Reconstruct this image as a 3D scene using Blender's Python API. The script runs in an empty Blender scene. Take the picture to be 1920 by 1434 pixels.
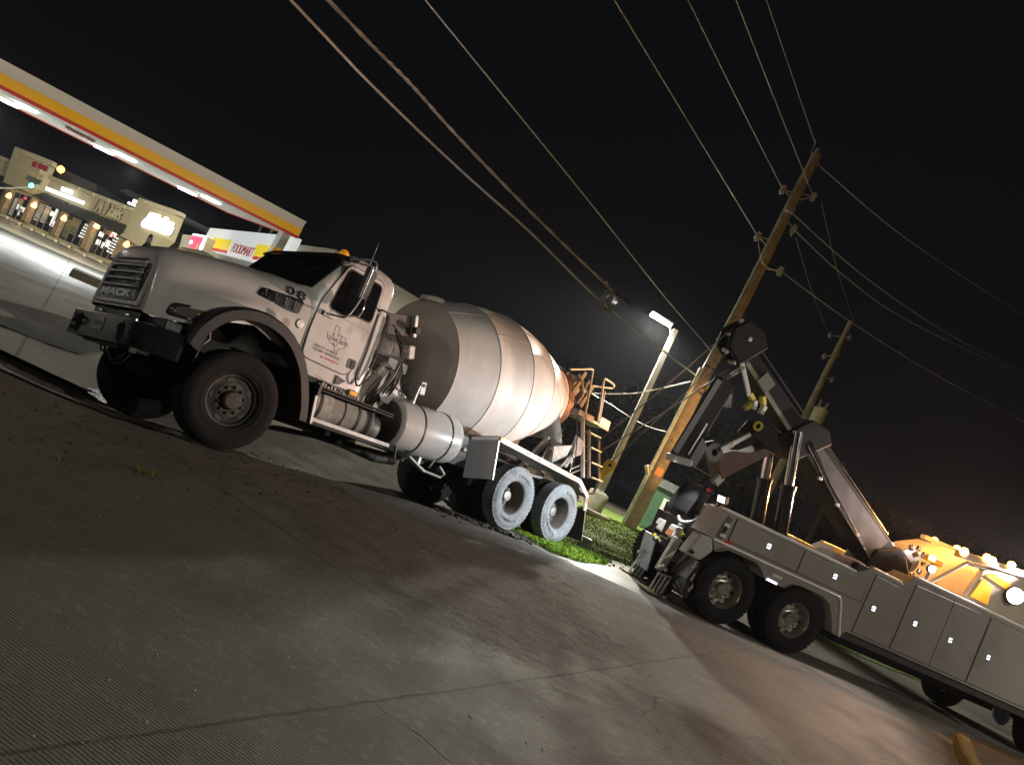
import bpy, bmesh, math, random
import numpy as np
from mathutils import Vector, Matrix, Euler
from mathutils.geometry import delaunay_2d_cdt
random.seed(7)
S = bpy.context.scene
COL = S.collection
R = math.radians
# ------------------------------------------------------------------ camera
CF, CROLL, CPIT, CH = 1442.58, 0.472858, 0.0580744, 1.6597
cp, sp, cr, sr = math.cos(CPIT), math.sin(CPIT), math.cos(CROLL), math.sin(CROLL)
cam = bpy.data.cameras.new('camera'); camo = bpy.data.objects.new('camera', cam); COL.objects.link(camo)
Rt, Up, Fw = Vector((1, 0, 0)), Vector((0, -sp, cp)), Vector((0, cp, sp))
CX, CY = cr*Rt + sr*Up, -sr*Rt + cr*Up
camo.matrix_world = Matrix(((CX.x, CY.x, -Fw.x, 0), (CX.y, CY.y, -Fw.y, 0), (CX.z, CY.z, -Fw.z, CH), (0, 0, 0, 1)))
cam.sensor_width = 36; cam.lens = 36*CF/1920; cam.clip_end = 2000; cam.clip_start = 0.05
S.camera = camo
# ------------------------------------------------------------------ night sky, moonlight, exposure
w = bpy.data.worlds.new('World'); S.world = w; w.use_nodes = True
bg = w.node_tree.nodes['Background']; bg.inputs[0].default_value = (0.80, 0.84, 1.0, 1); bg.inputs[1].default_value = 0.0045
S.view_settings.view_transform = 'Standard'; S.view_settings.look = 'None'
S.view_settings.exposure = 0.0; S.view_settings.gamma = 1.0

def ray(px, py):
    a, b = px-960, py-717
    u, v = (a*cr+b*sr)/CF, (a*sr-b*cr)/CF
    return Vector((u, cp-v*sp, sp+v*cp))
def W(px, py, y):                      # a point of the place seen at a photo position, y metres ahead
    d = ray(px, py); return Vector((0, 0, CH)) + d*(y/d.y)
def WZ(px, py, z):                     # the same, at height z
    d = ray(px, py); return Vector((0, 0, CH)) + d*((z-CH)/d.z)
# ------------------------------------------------------------------ materials
MATS = {}
def mat(name, col, rough=.6, metal=0, var=.25, scale=6., bump=.0, bscale=40., col2=None, c2amt=.5, emit=None, es=0, spec=.5, coat=0, detail=6, alpha=None):
    if name in MATS: return MATS[name]
    m = bpy.data.materials.new(name); m.use_nodes = True; nt = m.node_tree; N = nt.nodes; L = nt.links
    b = N['Principled BSDF']; b.inputs['Roughness'].default_value = rough; b.inputs['Metallic'].default_value = metal
    b.inputs['Specular IOR Level'].default_value = spec
    if coat: b.inputs['Coat Weight'].default_value = coat; b.inputs['Coat Roughness'].default_value = .08
    tc = N.new('ShaderNodeTexCoord'); nz = N.new('ShaderNodeTexNoise'); nz.inputs['Scale'].default_value = scale; nz.inputs['Detail'].default_value = detail
    nz.inputs['Roughness'].default_value = .62
    L.new(tc.outputs['Object'], nz.inputs['Vector'])
    rp = N.new('ShaderNodeValToRGB'); e = rp.color_ramp.elements
    d = tuple(c*(1-var) for c in col); l = tuple(min(1, c*(1+var*.5)) for c in col)
    e[0].position = .3; e[1].position = .7
    e[0].color = (*d, 1); e[1].color = (*l, 1)
    L.new(nz.outputs['Fac'], rp.inputs['Fac']); cout = rp.outputs['Color']
    if col2:
        n2 = N.new('ShaderNodeTexNoise'); n2.inputs['Scale'].default_value = scale*.45; n2.inputs['Detail'].default_value = 8; n2.inputs['Roughness'].default_value = .7
        L.new(tc.outputs['Object'], n2.inputs['Vector'])
        r2 = N.new('ShaderNodeValToRGB'); r2.color_ramp.elements[0].position = .62-.25*c2amt; r2.color_ramp.elements[1].position = .75-.1*c2amt
        L.new(n2.outputs['Fac'], r2.inputs['Fac'])
        mx = N.new('ShaderNodeMixRGB'); L.new(r2.outputs['Color'], mx.inputs[0]); L.new(cout, mx.inputs[1]); mx.inputs[2].default_value = (*col2, 1); cout = mx.outputs[0]
    L.new(cout, b.inputs['Base Color'])
    rr = N.new('ShaderNodeMapRange'); rr.inputs[3].default_value = max(.02, rough-.1); rr.inputs[4].default_value = min(1, rough+.12)
    L.new(nz.outputs['Fac'], rr.inputs[0]); L.new(rr.outputs[0], b.inputs['Roughness'])
    if bump:
        n3 = N.new('ShaderNodeTexNoise'); n3.inputs['Scale'].default_value = bscale; n3.inputs['Detail'].default_value = 6
        L.new(tc.outputs['Object'], n3.inputs['Vector'])
        bp = N.new('ShaderNodeBump'); bp.inputs['Strength'].default_value = bump; bp.inputs['Distance'].default_value = .02
        L.new(n3.outputs['Fac'], bp.inputs['Height']); L.new(bp.outputs['Normal'], b.inputs['Normal'])
    if emit:
        b.inputs['Emission Color'].default_value = (*emit, 1); b.inputs['Emission Strength'].default_value = es
    MATS[name] = m; return m
white = mat('white_paint', (.55, .53, .51), .32, var=.10, scale=3, col2=(.26, .24, .21), c2amt=.24, coat=.4, bump=.03, bscale=4)
drumw = mat('drum_paint', (.52, .50, .475), .42, var=.08, scale=2.2, col2=(.33, .30, .27), c2amt=.16, coat=.2, bump=.05, bscale=5)
dust = mat('dusty_head_paint', (.46, .43, .38), .7, var=.14, scale=2.5, col2=(.48, .45, .41), c2amt=.3)
blackp = mat('black_plastic', (.018, .018, .02), .5, var=.3)
blackg = mat('black_gloss_steel', (.012, .012, .013), .22, var=.2, coat=.3)
frameb = mat('frame_black', (.02, .019, .018), .65, var=.4, col2=(.10, .09, .08), c2amt=.25, scale=5)
glass = mat('dark_glass', (.006, .007, .008), .06, var=.1, spec=.6)
chrome = mat('chrome', (.75, .75, .76), .16, 1, var=.1)
dullsteel = mat('dull_steel', (.30, .29, .28), .45, .8, var=.35, scale=9)
cementy = mat('cement_splashed_steel', (.25, .24, .22), .85, var=.3, scale=7, col2=(.52, .50, .46), c2amt=.55, bump=.5, bscale=22)
greyal = mat('grey_aluminium', (.42, .42, .41), .5, .5, var=.35, scale=8, col2=(.2, .19, .18), c2amt=.4)
rubber = mat('tyre_rubber', (.013, .0125, .0125), .85, var=.3, scale=12, col2=(.035, .032, .03), c2amt=.2, spec=.25, bump=.15, bscale=30)
rubberw = mat('cement_whitened_tyre', (.22, .235, .25), .9, var=.25, scale=9, col2=(.10, .10, .10), c2amt=.42, bump=.3)
rimdark = mat('dirty_rim', (.075, .068, .06), .65, .3, var=.4, scale=10)
rimbrown = mat('brown_dusty_rim', (.13, .11, .095), .7, .2, var=.3, scale=10)
alurim = mat('aluminium_rim', (.45, .42, .36), .3, .9, var=.3, scale=10)
amber = mat('amber_lens', (.75, .30, .02), .25, var=.1, emit=(1, .42, .03), es=.25)
redlens = mat('red_lens', (.45, .01, .02), .25, var=.1, emit=(1, .02, .05), es=.12)
redpaint = mat('red_print', (.50, .04, .06), .5, var=.15)
blackprint = mat('black_print', (.012, .012, .014), .5, var=.1)
yellowp = mat('yellow_paint', (.60, .50, .03), .45, var=.25, col2=(.1, .09, .05), c2amt=.2)
wood = mat('weathered_pole_wood', (.33, .29, .21), .85, var=.45, scale=5, bump=.5, bscale=14)
conc = mat('old_concrete', (.30, .27, .22), .9, var=.25, scale=4, col2=(.16, .14, .11), c2amt=.4, bump=.3)
galv = mat('galvanised_steel', (.46, .46, .43), .5, .55, var=.2, scale=6)
wiremat = mat('weathered_aluminium_wire', (.55, .54, .50), .5, .5, var=.2)
cablemat = mat('black_cable_jacket', (.10, .10, .10), .35, var=.3)
ropemat = mat('steel_rope', (.20, .19, .18), .5, .6, var=.3, scale=60)
hose = mat('hose_rubber', (.015, .015, .015), .45, var=.3)
# ------------------------------------------------------------------ mesh helper
def link(o, parent=None):
    COL.objects.link(o)
    if parent: o.parent = parent
    return o
def tag(o, label=None, cat=None, group=None, kind=None):
    if label: o['label'] = label
    if cat: o['category'] = cat
    if group: o['group'] = group
    if kind: o['kind'] = kind
    return o
def empty(name, loc=(0, 0, 0), rot=(0, 0, 0), label=None, cat=None, group=None):
    o = bpy.data.objects.new(name, None); o.empty_display_size = .2; o.location = loc; o.rotation_euler = rot
    COL.objects.link(o); return tag(o, label, cat, group)
def frame_of(d, up=(0, 0, 1)):
    d = Vector(d).normalized(); u = Vector(up)
    if abs(d.dot(u)) > .98: u = Vector((1, 0, 0))
    s = d.cross(u).normalized(); return d, s, s.cross(d).normalized()
class MB:
    def __init__(s): s.v = []; s.f = []
    def add(s, vs, fs):
        n = len(s.v); s.v += [tuple(x) for x in vs]; s.f += [tuple(i+n for i in f) for f in fs]; return s
    def box(s, c, d, rot=None):
        c = Vector(c); h = Vector(d)*.5; M = Euler(rot).to_matrix() if rot else Matrix.Identity(3)
        vs = [c+M@Vector((x*h.x, y*h.y, z*h.z)) for x in (-1, 1) for y in (-1, 1) for z in (-1, 1)]
        return s.add(vs, [(0, 1, 3, 2), (4, 6, 7, 5), (0, 4, 5, 1), (2, 3, 7, 6), (0, 2, 6, 4), (1, 5, 7, 3)])
    def mm(s, a, b): return s.box([(x+y)/2 for x, y in zip(a, b)], [abs(y-x) for x, y in zip(a, b)])
    def bar(s, p, q, w, h, up=(0, 0, 1), w2=None, h2=None):
        p, q = Vector(p), Vector(q); d, a, b = frame_of(q-p, up); w2 = w2 or w; h2 = h2 or h
        vs = [P+a*(x*ww*.5)+b*(y*hh*.5) for P, ww, hh in ((p, w, h), (q, w2, h2)) for x, y in ((-1, -1), (1, -1), (1, 1), (-1, 1))]
        return s.add(vs, [(3, 2, 1, 0), (4, 5, 6, 7), (0, 1, 5, 4), (1, 2, 6, 5), (2, 3, 7, 6), (3, 0, 4, 7)])
    def tube(s, pts, r, n=8, caps=True):
        pts = [Vector(p) for p in pts]; m = len(pts); rs = r if isinstance(r, (list, tuple)) else [r]*m
        prev = None; vs = []
        for i, p in enumerate(pts):
            d = (pts[min(i+1, m-1)]-pts[max(i-1, 0)]).normalized()
            if prev is None: _, a, b = frame_of(d)
            else:
                a = (prev-d*prev.dot(d)).normalized(); b = a.cross(d)
            prev = a
            for k in range(n):
                t = 2*math.pi*k/n; vs.append(p+(a*math.cos(t)+b*math.sin(t))*rs[i])
        fs = [(i*n+k, i*n+(k+1) % n, (i+1)*n+(k+1) % n, (i+1)*n+k) for i in range(m-1) for k in range(n)]
        if caps: fs += [tuple(range(n))[::-1], tuple((m-1)*n+k for k in range(n))]
        return s.add(vs, fs)
    def lathe(s, prof, c, axis, n=32, closed=False, caps=False, xa=None):
        d, a, b = frame_of(axis, xa or (0, 0, 1)); c = Vector(c); vs = []
        for r, t in prof:
            for k in range(n):
                q = 2*math.pi*k/n; vs.append(c+d*t+(a*math.cos(q)+b*math.sin(q))*r)
        m = len(prof); rng = m if closed else m-1
        fs = [(i*n+k, ((i+1) % m)*n+k, ((i+1) % m)*n+(k+1) % n, i*n+(k+1) % n) for i in range(rng) for k in range(n)]
        if caps: fs += [tuple(range(n)), tuple((m-1)*n+k for k in range(n))[::-1]]
        return s.add(vs, fs)
    def prism(s, poly, vec):
        poly = [Vector(p) for p in poly]; vec = Vector(vec); n = len(poly)
        return s.add(poly+[p+vec for p in poly], [tuple(range(n))[::-1], tuple(range(n, 2*n))]+[(i, (i+1) % n, n+(i+1) % n, n+i) for i in range(n)])
    def loft(s, rings, cap0=False, cap1=False, closed=True):
        n = len(rings[0]); vs = [Vector(p) for r in rings for p in r]; k1 = n if closed else n-1
        fs = [(i*n+k, i*n+(k+1) % n, (i+1)*n+(k+1) % n, (i+1)*n+k) for i in range(len(rings)-1) for k in range(k1)]
        if cap0: fs.append(tuple(range(n))[::-1])
        if cap1: fs.append(tuple((len(rings)-1)*n+k for k in range(n)))
        return s.add(vs, fs)
    def mesh(s, name):
        me = bpy.data.meshes.new(name); me.from_pydata(s.v, [], s.f); me.validate()
        bm = bmesh.new(); bm.from_mesh(me); bmesh.ops.recalc_face_normals(bm, faces=bm.faces); bm.to_mesh(me); bm.free(); return me
    def build(s, name, m, parent=None, smooth=False, bevel=0, label=None):
        me = s.mesh(name); me.materials.append(m)
        if smooth:
            me.polygons.foreach_set('use_smooth', [True]*len(me.polygons))
            try: me.set_sharp_from_angle(angle=R(smooth if smooth is not True else 40))
            except Exception: pass
        o = bpy.data.objects.new(name, me)
        if bevel:
            md = o.modifiers.new('bevel', 'BEVEL'); md.width = bevel; md.segments = 2; md.limit_method = 'ANGLE'; md.angle_limit = R(35)
        link(o, parent)
        if label: o['label'] = label
        return o
def dup(o, parent=None):
    c = o.copy(); COL.objects.link(c); c.parent = parent
    for ch in o.children: dup(ch, c)
    return c
def rrect(x0, x1, y0, y1, r, n=5):
    pts = []
    for cx, cy, a0 in ((x1-r, y1-r, 0), (x0+r, y1-r, 90), (x0+r, y0+r, 180), (x1-r, y0+r, 270)):
        for k in range(n+1):
            a = R(a0+90*k/n); pts.append((cx+r*math.cos(a), cy+r*math.sin(a)))
    return pts
def roundpoly(P, r, n=4):
    out = []; m = len(P)
    for i in range(m):
        p, a, b = Vector(P[i]), Vector(P[i-1]), Vector(P[(i+1) % m])
        d1, d2 = (a-p), (b-p); q = min(r, d1.length*.45, d2.length*.45)
        s, e = p+d1.normalized()*q, p+d2.normalized()*q
        for k in range(n+1):
            t = k/n; out.append(tuple(s*(1-t)**2+p*2*t*(1-t)+e*t*t))
    return out
def smoothpath(P, n=6):
    P = [Vector(p) for p in P]; o = []
    for i in range(len(P)-1):
        a, b, c, d = P[max(i-1, 0)], P[i], P[i+1], P[min(i+2, len(P)-1)]
        for k in range(n):
            t = k/n; o.append(.5*((2*b)+(c-a)*t+(2*a-5*b+4*c-d)*t*t+(3*b-a-3*c+d)*t**3))
    return o+[P[-1]]
def text(name, s, m, parent, org, rx, up, width=None, height=.1, ext=.002, align='CENTER', bold=0, label=None):
    cu = bpy.data.curves.new(name, 'FONT'); cu.body = s; cu.size = 1; cu.extrude = .02; cu.align_x = align; cu.align_y = 'CENTER'; cu.offset = bold; cu.resolution_u = 3
    t = bpy.data.objects.new(name, cu); COL.objects.link(t)
    me = bpy.data.meshes.new_from_object(t.evaluated_get(bpy.context.evaluated_depsgraph_get())); bpy.data.objects.remove(t)
    co = np.empty(len(me.vertices)*3); me.vertices.foreach_get('co', co); co = co.reshape(-1, 3)
    mn, mx = co.min(0), co.max(0); cx, cy = (mn[:2]+mx[:2])/2
    sy = height/(mx[1]-mn[1]); sx = (width/(mx[0]-mn[0])) if width else sy
    rx, up = Vector(rx).normalized(), Vector(up).normalized(); nz = rx.cross(up).normalized(); org = Vector(org)
    ax = cx if align == 'CENTER' else mn[0]
    new = [org+rx*((x-ax)*sx)+up*((y-cy)*sy)+nz*(z/.02*ext) for x, y, z in co]
    me.vertices.foreach_set('co', np.array([tuple(v) for v in new]).ravel()); me.update()
    me.materials.clear(); me.materials.append(m)
    o = bpy.data.objects.new(name, me); link(o, parent)
    if label: o['label'] = label
    return o
def lamp(name, kind, loc, power, col, parent=None, size=.1, target=None, spot=60, blend=.5):
    l = bpy.data.lights.new(name, kind); l.energy = power; l.color = col
    if kind == 'AREA': l.size = size
    else: l.shadow_soft_size = size
    if kind == 'SPOT': l.spot_size = R(spot); l.spot_blend = blend
    o = bpy.data.objects.new(name, l); link(o); o.location = loc
    if target is not None: o.rotation_euler = (Vector(target)-Vector(loc)).to_track_quat('-Z', 'Y').to_euler()
    return o
# ------------------------------------------------------------------ poses of the two trucks
MPOS, MROT = Vector((-3.48677, 9.49802, -.22125)), (0.18319247, 0.03865635, 3.97701847)
TPOS, TROT = Vector((4.14614, 13.13808, .446)), (-0.0179356, -0.0378105, 0.25777145)
MM = Matrix.Translation(MPOS) @ Euler(MROT).to_matrix().to_4x4()
TM = Matrix.Translation(TPOS) @ Euler(TROT).to_matrix().to_4x4()
# ------------------------------------------------------------------ terrain height
def sstep(a, b, x):
    t = min(1, max(0, (x-a)/(b-a))); return t*t*(3-2*t)
MI = MM.inverted()
def gbase(x, y):
    ye = y if y < 14 else 14+10*math.tanh((y-14)/30); xe = x if x > -60 else -60
    xe = xe if xe < 14 else 14+(xe-14)*.3
    z = .05*xe+.018*ye
    q = MI @ Vector((x, y, 0))
    dd = q.y+1.15
    z -= .42*math.exp(-(dd/1.0)**2/2)*sstep(2.6, .8, q.x)*sstep(-10.5, -8.2, q.x)
    if dd < 0: z -= .16*sstep(0, -1.5, dd)*sstep(3, .5, q.x)*sstep(-11, -8, q.x)*sstep(-12, -3, dd)
    return z
ctrl = [tuple(MM @ Vector(p)) for p in ((0, 1.06, .01), (0, -1.06, 0), (-5.4, 1.05, .01), (-6.77, 1.05, .01), (-5.4, -1.05, 0), (-6.77, -1.05, 0))]
ctrl += [tuple(TM @ Vector(p)) for p in ((0, -1.1, 0), (1.364, -1.1, 0), (0, 1.1, 0), (1.364, 1.1, 0), (4, -1.1, 0), (7.2, -1.1, 0), (7.2, 1.1, 0), (4, 1.1, 0), (-.85, -.6, .01), (-.6, .6, .02))]
ctrl += [(0, 0, 0), (0, 4, .07), (2, 6, .2), (-2, 4, -.03), (5, 8, .4), (5.24, 24, .72), (4.47, 27, .36), (3, 18, .25), (4.5, 20, .5), (8, 11, .62)]
CA = np.array([c[:2] for c in ctrl]); SG = 1.3
cd = np.exp(-((CA[:, None]-CA[None])**2).sum(2)/(2*SG*SG))
CW = np.linalg.solve(cd+.02*np.eye(len(CA)), np.array([c[2]-gbase(c[0], c[1]) for c in ctrl]))
def G(x, y):
    k = np.exp(-((CA[:, 0]-x)**2+(CA[:, 1]-y)**2)/(2*SG*SG))
    return gbase(x, y)+float(k@CW)
def sheet(name, poly, step, off, m, kind='structure', jit=0, smooth=True, mask=None):
    P = [Vector(p) for p in poly]; B = []
    for i, p in enumerate(P):
        q = P[(i+1) % len(P)]; n = max(1, int((q-p).length/step))
        for k in range(n):
            v = p.lerp(q, k/n)
            if jit: v = v+Vector((random.uniform(-jit, jit), random.uniform(-jit, jit)))
            B.append(v)
    nb = len(B); x0, x1 = min(p.x for p in B), max(p.x for p in B); y0, y1 = min(p.y for p in B), max(p.y for p in B)
    V = list(B); x = x0+step/2
    while x < x1:
        y = y0+step/2
        while y < y1: V.append(Vector((x, y))); y += step
        x += step
    r = delaunay_2d_cdt(V, [(i, (i+1) % nb) for i in range(nb)], [tuple(range(nb))], 1, 1e-4)
    me = bpy.data.meshes.new(name); me.from_pydata([(v.x, v.y, G(v.x, v.y)+off) for v in r[0]], [], r[2]); me.materials.append(m)
    me.polygons.foreach_set('use_smooth', [True]*len(me.polygons))
    bm = bmesh.new(); bm.from_mesh(me); bmesh.ops.recalc_face_normals(bm, faces=bm.faces)
    if bm.faces and sum(f.normal.z for f in bm.faces) < 0: bmesh.ops.reverse_faces(bm, faces=bm.faces)
    bm.to_mesh(me); bm.free()
    o = bpy.data.objects.new(name, me); link(o); return tag(o, kind=kind)
def gp(px, py):                        # where a photo position meets the terrain
    d = ray(px, py); t = .5; P = Vector((0, 0, CH))
    while t < 200:
        Q = P+d*t
        if Q.z < G(Q.x, Q.y): break
        t += .05+t*.004
    for k in range(20):
        pass
    return Q
# ------------------------------------------------------------------ ground materials
class NG:
    def __init__(s, name):
        s.m = bpy.data.materials.new(name); s.m.use_nodes = True; s.N = s.m.node_tree.nodes; s.L = s.m.node_tree.links; s.b = s.N['Principled BSDF']
        s.tc = s.N.new('ShaderNodeTexCoord').outputs['Object']
        sx = s.N.new('ShaderNodeSeparateXYZ'); s.L.new(s.tc, sx.inputs[0]); s.x, s.y = sx.outputs[0], sx.outputs[1]
    def put(s, i, v):
        if hasattr(v, 'links') or hasattr(v, 'is_linked'): s.L.new(v, i)
        else: i.default_value = v
    def m_(s, op, a, b=0, c=0):
        n = s.N.new('ShaderNodeMath'); n.operation = op
        for i, v in enumerate((a, b, c)): s.put(n.inputs[i], v)
        return n.outputs[0]
    def noise(s, sc, det=6, ro=.6, vec=None):
        n = s.N.new('ShaderNodeTexNoise'); n.inputs['Scale'].default_value = sc; n.inputs['Detail'].default_value = det; n.inputs['Roughness'].default_value = ro
        s.L.new(vec or s.tc, n.inputs['Vector']); return n.outputs['Fac']
    def rng(s, v, a, b, c=0, d=1):
        n = s.N.new('ShaderNodeMapRange'); s.put(n.inputs[0], v); n.interpolation_type = 'SMOOTHSTEP'
        for i, q in enumerate((a, b, c, d)): s.put(n.inputs[i+1], q)
        return n.outputs[0]
    def mix(s, f, a, b):
        n = s.N.new('ShaderNodeMixRGB'); s.put(n.inputs[0], f)
        for i, v in ((1, a), (2, b)): s.put(n.inputs[i], (*v, 1) if isinstance(v, tuple) else v)
        return n.outputs[0]
    def dot(s, nx, ny): return s.m_('ADD', s.m_('MULTIPLY', s.x, nx), s.m_('MULTIPLY', s.y, ny))
    def line(s, nx, ny, c, w, wob=.03, wsc=3):
        d = s.m_('ABSOLUTE', s.m_('ADD', s.m_('SUBTRACT', s.dot(nx, ny), c), s.m_('MULTIPLY', s.m_('SUBTRACT', s.noise(wsc, 5), .5), wob)))
        return s.rng(d, w*.4, w, 1, 0)
    def fin(s, col, rough, height=None, bs=.6, dist=.01):
        s.put(s.b.inputs['Base Color'], col); s.put(s.b.inputs['Roughness'], rough)
        if height is not None:
            b = s.N.new('ShaderNodeBump'); b.inputs['Strength'].default_value = bs; b.inputs['Distance'].default_value = dist
            s.L.new(height, b.inputs['Height']); s.L.new(b.outputs[0], s.b.inputs['Normal'])
        return s.m
def driveway_mat():
    g = NG('tined_driveway_concrete')
    big, mid, fine = g.noise(.35, 5), g.noise(1.7, 8, .68), g.noise(38, 4, .7)
    # tining grooves 19 mm apart, worn out and buried under dirt farther on
    wob = g.m_('MULTIPLY', g.m_('SUBTRACT', g.noise(2.2, 3), .5), .03)
    ph = g.m_('ADD', g.dot(.325, .946), wob)
    gr = g.m_('SINE', g.m_('MULTIPLY', ph, 2*math.pi/.0195))
    gr = g.rng(gr, .15, .9, 0, 1)
    brk = g.rng(g.noise(14, 4, .7), .33, .5)
    reg = g.m_('SUBTRACT', 7.0, g.m_('ADD', g.y, g.m_('MULTIPLY', g.x, .5)))
    reg = g.m_('ADD', reg, g.m_('MULTIPLY', g.m_('SUBTRACT', mid, .5), 3.0))
    gm = g.m_('MULTIPLY', g.m_('MULTIPLY', g.rng(reg, -.2, 1.6), gr), brk)
    # dirt carried over the slab near the mixer
    dsd = g.m_('ADD', g.m_('SUBTRACT', g.m_('ADD', g.y, g.m_('MULTIPLY', g.x, .25)), 5.6), g.m_('MULTIPLY', g.m_('SUBTRACT', g.noise(.9, 8, .7), .5), 5.5))
    dirt = g.m_('MULTIPLY', g.rng(dsd, 0, 1.6), g.rng(g.x, 1.2, 4.5, 1, 0))
    spl = g.rng(g.noise(3.3, 8, .75), .55, .72)
    c = g.mix(g.rng(big, .3, .7), (.115, .110, .092), (.160, .152, .125))
    c = g.mix(g.m_('MULTIPLY', g.rng(mid, .35, .7), .55), c, (.105, .094, .076))
    c = g.mix(g.m_('MULTIPLY', spl, .4), c, (.10, .078, .06))
    c = g.mix(g.m_('MULTIPLY', dirt, .8), c, g.mix(g.rng(g.noise(6, 8, .75), .3, .75), (.040, .034, .027), (.135, .115, .09)))
    c = g.mix(g.m_('MULTIPLY', g.rng(fine, .55, .8), .35), c, (.22, .205, .17))
    st = g.rng(g.noise(.6, 7, .7), .57, .68)
    c = g.mix(g.m_('MULTIPLY', st, .45), c, (.055, .048, .042))
    c = g.mix(g.m_('MULTIPLY', gm, .85), c, (.035, .031, .026))
    j1 = g.m_('MULTIPLY', g.line(.835, -.55, -2.18, .012, .06, 3.5), g.rng(g.noise(2.5, 5, .7), .3, .55, .35, 1))
    j2 = g.m_('MULTIPLY', g.line(.517, .856, 5.01, .018, .16, 1.1), g.rng(g.x, -1.2, .6, 1, 0))
    j3 = g.m_('MULTIPLY', g.line(.835, -.55, -7.6, .010, .10, 1.5), .35)
    j4 = g.m_('MULTIPLY', g.line(.517, .856, 3.6, .009, .5, .8), g.rng(g.x, -.4, .8, 0, .8))
    tr = g.m_('MAXIMUM', g.line(.66, .75, 4.6, .22, .5, .7), g.line(.66, .75, 6.3, .2, .5, .7))
    c = g.mix(g.m_('MULTIPLY', g.m_('MULTIPLY', tr, g.rng(g.noise(5, 6, .7), .35, .6)), .5), c, (.045, .038, .032))
    crk = g.N.new('ShaderNodeTexVoronoi'); crk.feature = 'DISTANCE_TO_EDGE'; crk.inputs['Scale'].default_value = .75
    wv = g.N.new('ShaderNodeVectorMath'); wv.operation = 'ADD'; nzc = g.N.new('ShaderNodeTexNoise'); nzc.inputs['Scale'].default_value = 1.6; nzc.inputs['Detail'].default_value = 6; g.L.new(g.tc, nzc.inputs['Vector'])
    g.L.new(g.tc, wv.inputs[0]); g.L.new(nzc.outputs['Color'], wv.inputs[1]); g.L.new(wv.outputs[0], crk.inputs['Vector'])
    ck = g.m_('MULTIPLY', g.rng(crk.outputs['Distance'], .002, .010, 1, 0), g.m_('MULTIPLY', g.rng(g.noise(.55, 4), .48, .6), g.rng(g.y, 4.5, 6.5)))
    jj = g.m_('MAXIMUM', g.m_('MAXIMUM', j1, j2), g.m_('MAXIMUM', j3, j4))
    jj = g.m_('MAXIMUM', jj, g.m_('MULTIPLY', ck, .8))
    c = g.mix(g.m_('MULTIPLY', jj, .65), c, (.016, .013, .011))
    ht = g.m_('ADD', g.m_('MULTIPLY', gm, -.55), g.m_('MULTIPLY', jj, -1.3))
    ht = g.m_('ADD', ht, g.m_('MULTIPLY', fine, .35)); ht = g.m_('ADD', ht, g.m_('MULTIPLY', g.m_('MULTIPLY', g.noise(7, 9, .78), dirt), 3.6))
    ht = g.m_('ADD', ht, g.m_('MULTIPLY', g.noise(120, 2), .3))
    rg = g.m_('ADD', g.rng(mid, .2, .8, .62, .85), g.m_('MULTIPLY', dirt, .1))
    return g.fin(c, rg, ht, .75, .012)
def pave_mat(name, a, b, stain, rough=(.4, .75), joint=None):
    g = NG(name); c = g.mix(g.rng(g.noise(.25, 6), .3, .7), a, b)
    c = g.mix(g.m_('MULTIPLY', g.rng(g.noise(1.1, 8, .7), .52, .7), .6), c, stain)
    c = g.mix(g.m_('MULTIPLY', g.rng(g.noise(60, 3), .55, .8), .35), c, b)
    h = g.noise(45, 5)
    if joint:
        for nx, ny, sp in joint:
            fr = g.m_('ABSOLUTE', g.m_('SUBTRACT', g.m_('FRACT', g.m_('DIVIDE', g.dot(nx, ny), sp)), .5))
            l = g.rng(fr, .5-.03/sp, .5-.015/sp, 0, 1); c = g.mix(g.m_('MULTIPLY', l, .6), c, tuple(v*.3 for v in stain))
    return g.fin(c, g.rng(g.noise(.8, 6), .3, .7, *rough), h, .3, .01)
def dirt_mat():
    g = NG('dirt'); n = g.noise(2.2, 9, .75)
    c = g.mix(g.rng(n, .3, .7), (.035, .028, .021), (.10, .08, .058))
    c = g.mix(g.rng(g.noise(.7, 6), .5, .7), c, (.022, .018, .015))
    return g.fin(c, g.rng(g.noise(.7, 6), .45, .65, .85, .45), g.m_('ADD', n, g.m_('MULTIPLY', g.noise(16, 7, .75), .7)), .9, .05)
def lawn_mat():
    g = NG('lawn_soil'); c = g.mix(g.rng(g.noise(3, 8, .7), .35, .65), (.08, .14, .02), (.13, .19, .035))
    c = g.mix(g.rng(g.noise(.9, 6, .7), .55, .68), c, (.10, .075, .045))
    return g.fin(c, .9, g.noise(30, 6), .8, .03)
def drum_mat():
    g = NG('mixer_drum_paint'); z = g.N.new('ShaderNodeSeparateXYZ'); g.L.new(g.tc, z.inputs[0])
    mp = g.N.new('ShaderNodeMapping'); mp.inputs['Scale'].default_value = (9, 2.2, .5); g.L.new(g.tc, mp.inputs['Vector'])
    c = g.mix(g.rng(g.noise(1.3, 5), .3, .7), (.44, .42, .40), (.54, .52, .495))
    c = g.mix(g.m_('MULTIPLY', g.rng(g.noise(1.0, 8, .72, mp.outputs[0]), .52, .72), .45), c, (.30, .275, .25))
    c = g.mix(g.m_('MULTIPLY', g.rng(g.noise(7, 9, .8), .60, .68), .6), c, (.27, .25, .23))
    c = g.mix(g.m_('MULTIPLY', g.rng(g.noise(26, 5, .7), .66, .72), .7), c, (.62, .60, .57))
    g.b.inputs['Coat Weight'].default_value = .05; g.b.inputs['Coat Roughness'].default_value = .2
    return g.fin(c, g.rng(g.noise(3, 6), .3, .7, .48, .7), g.m_('ADD', g.noise(2.2, 3), g.m_('MULTIPLY', g.noise(30, 5), .12)), .12, .05)
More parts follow.
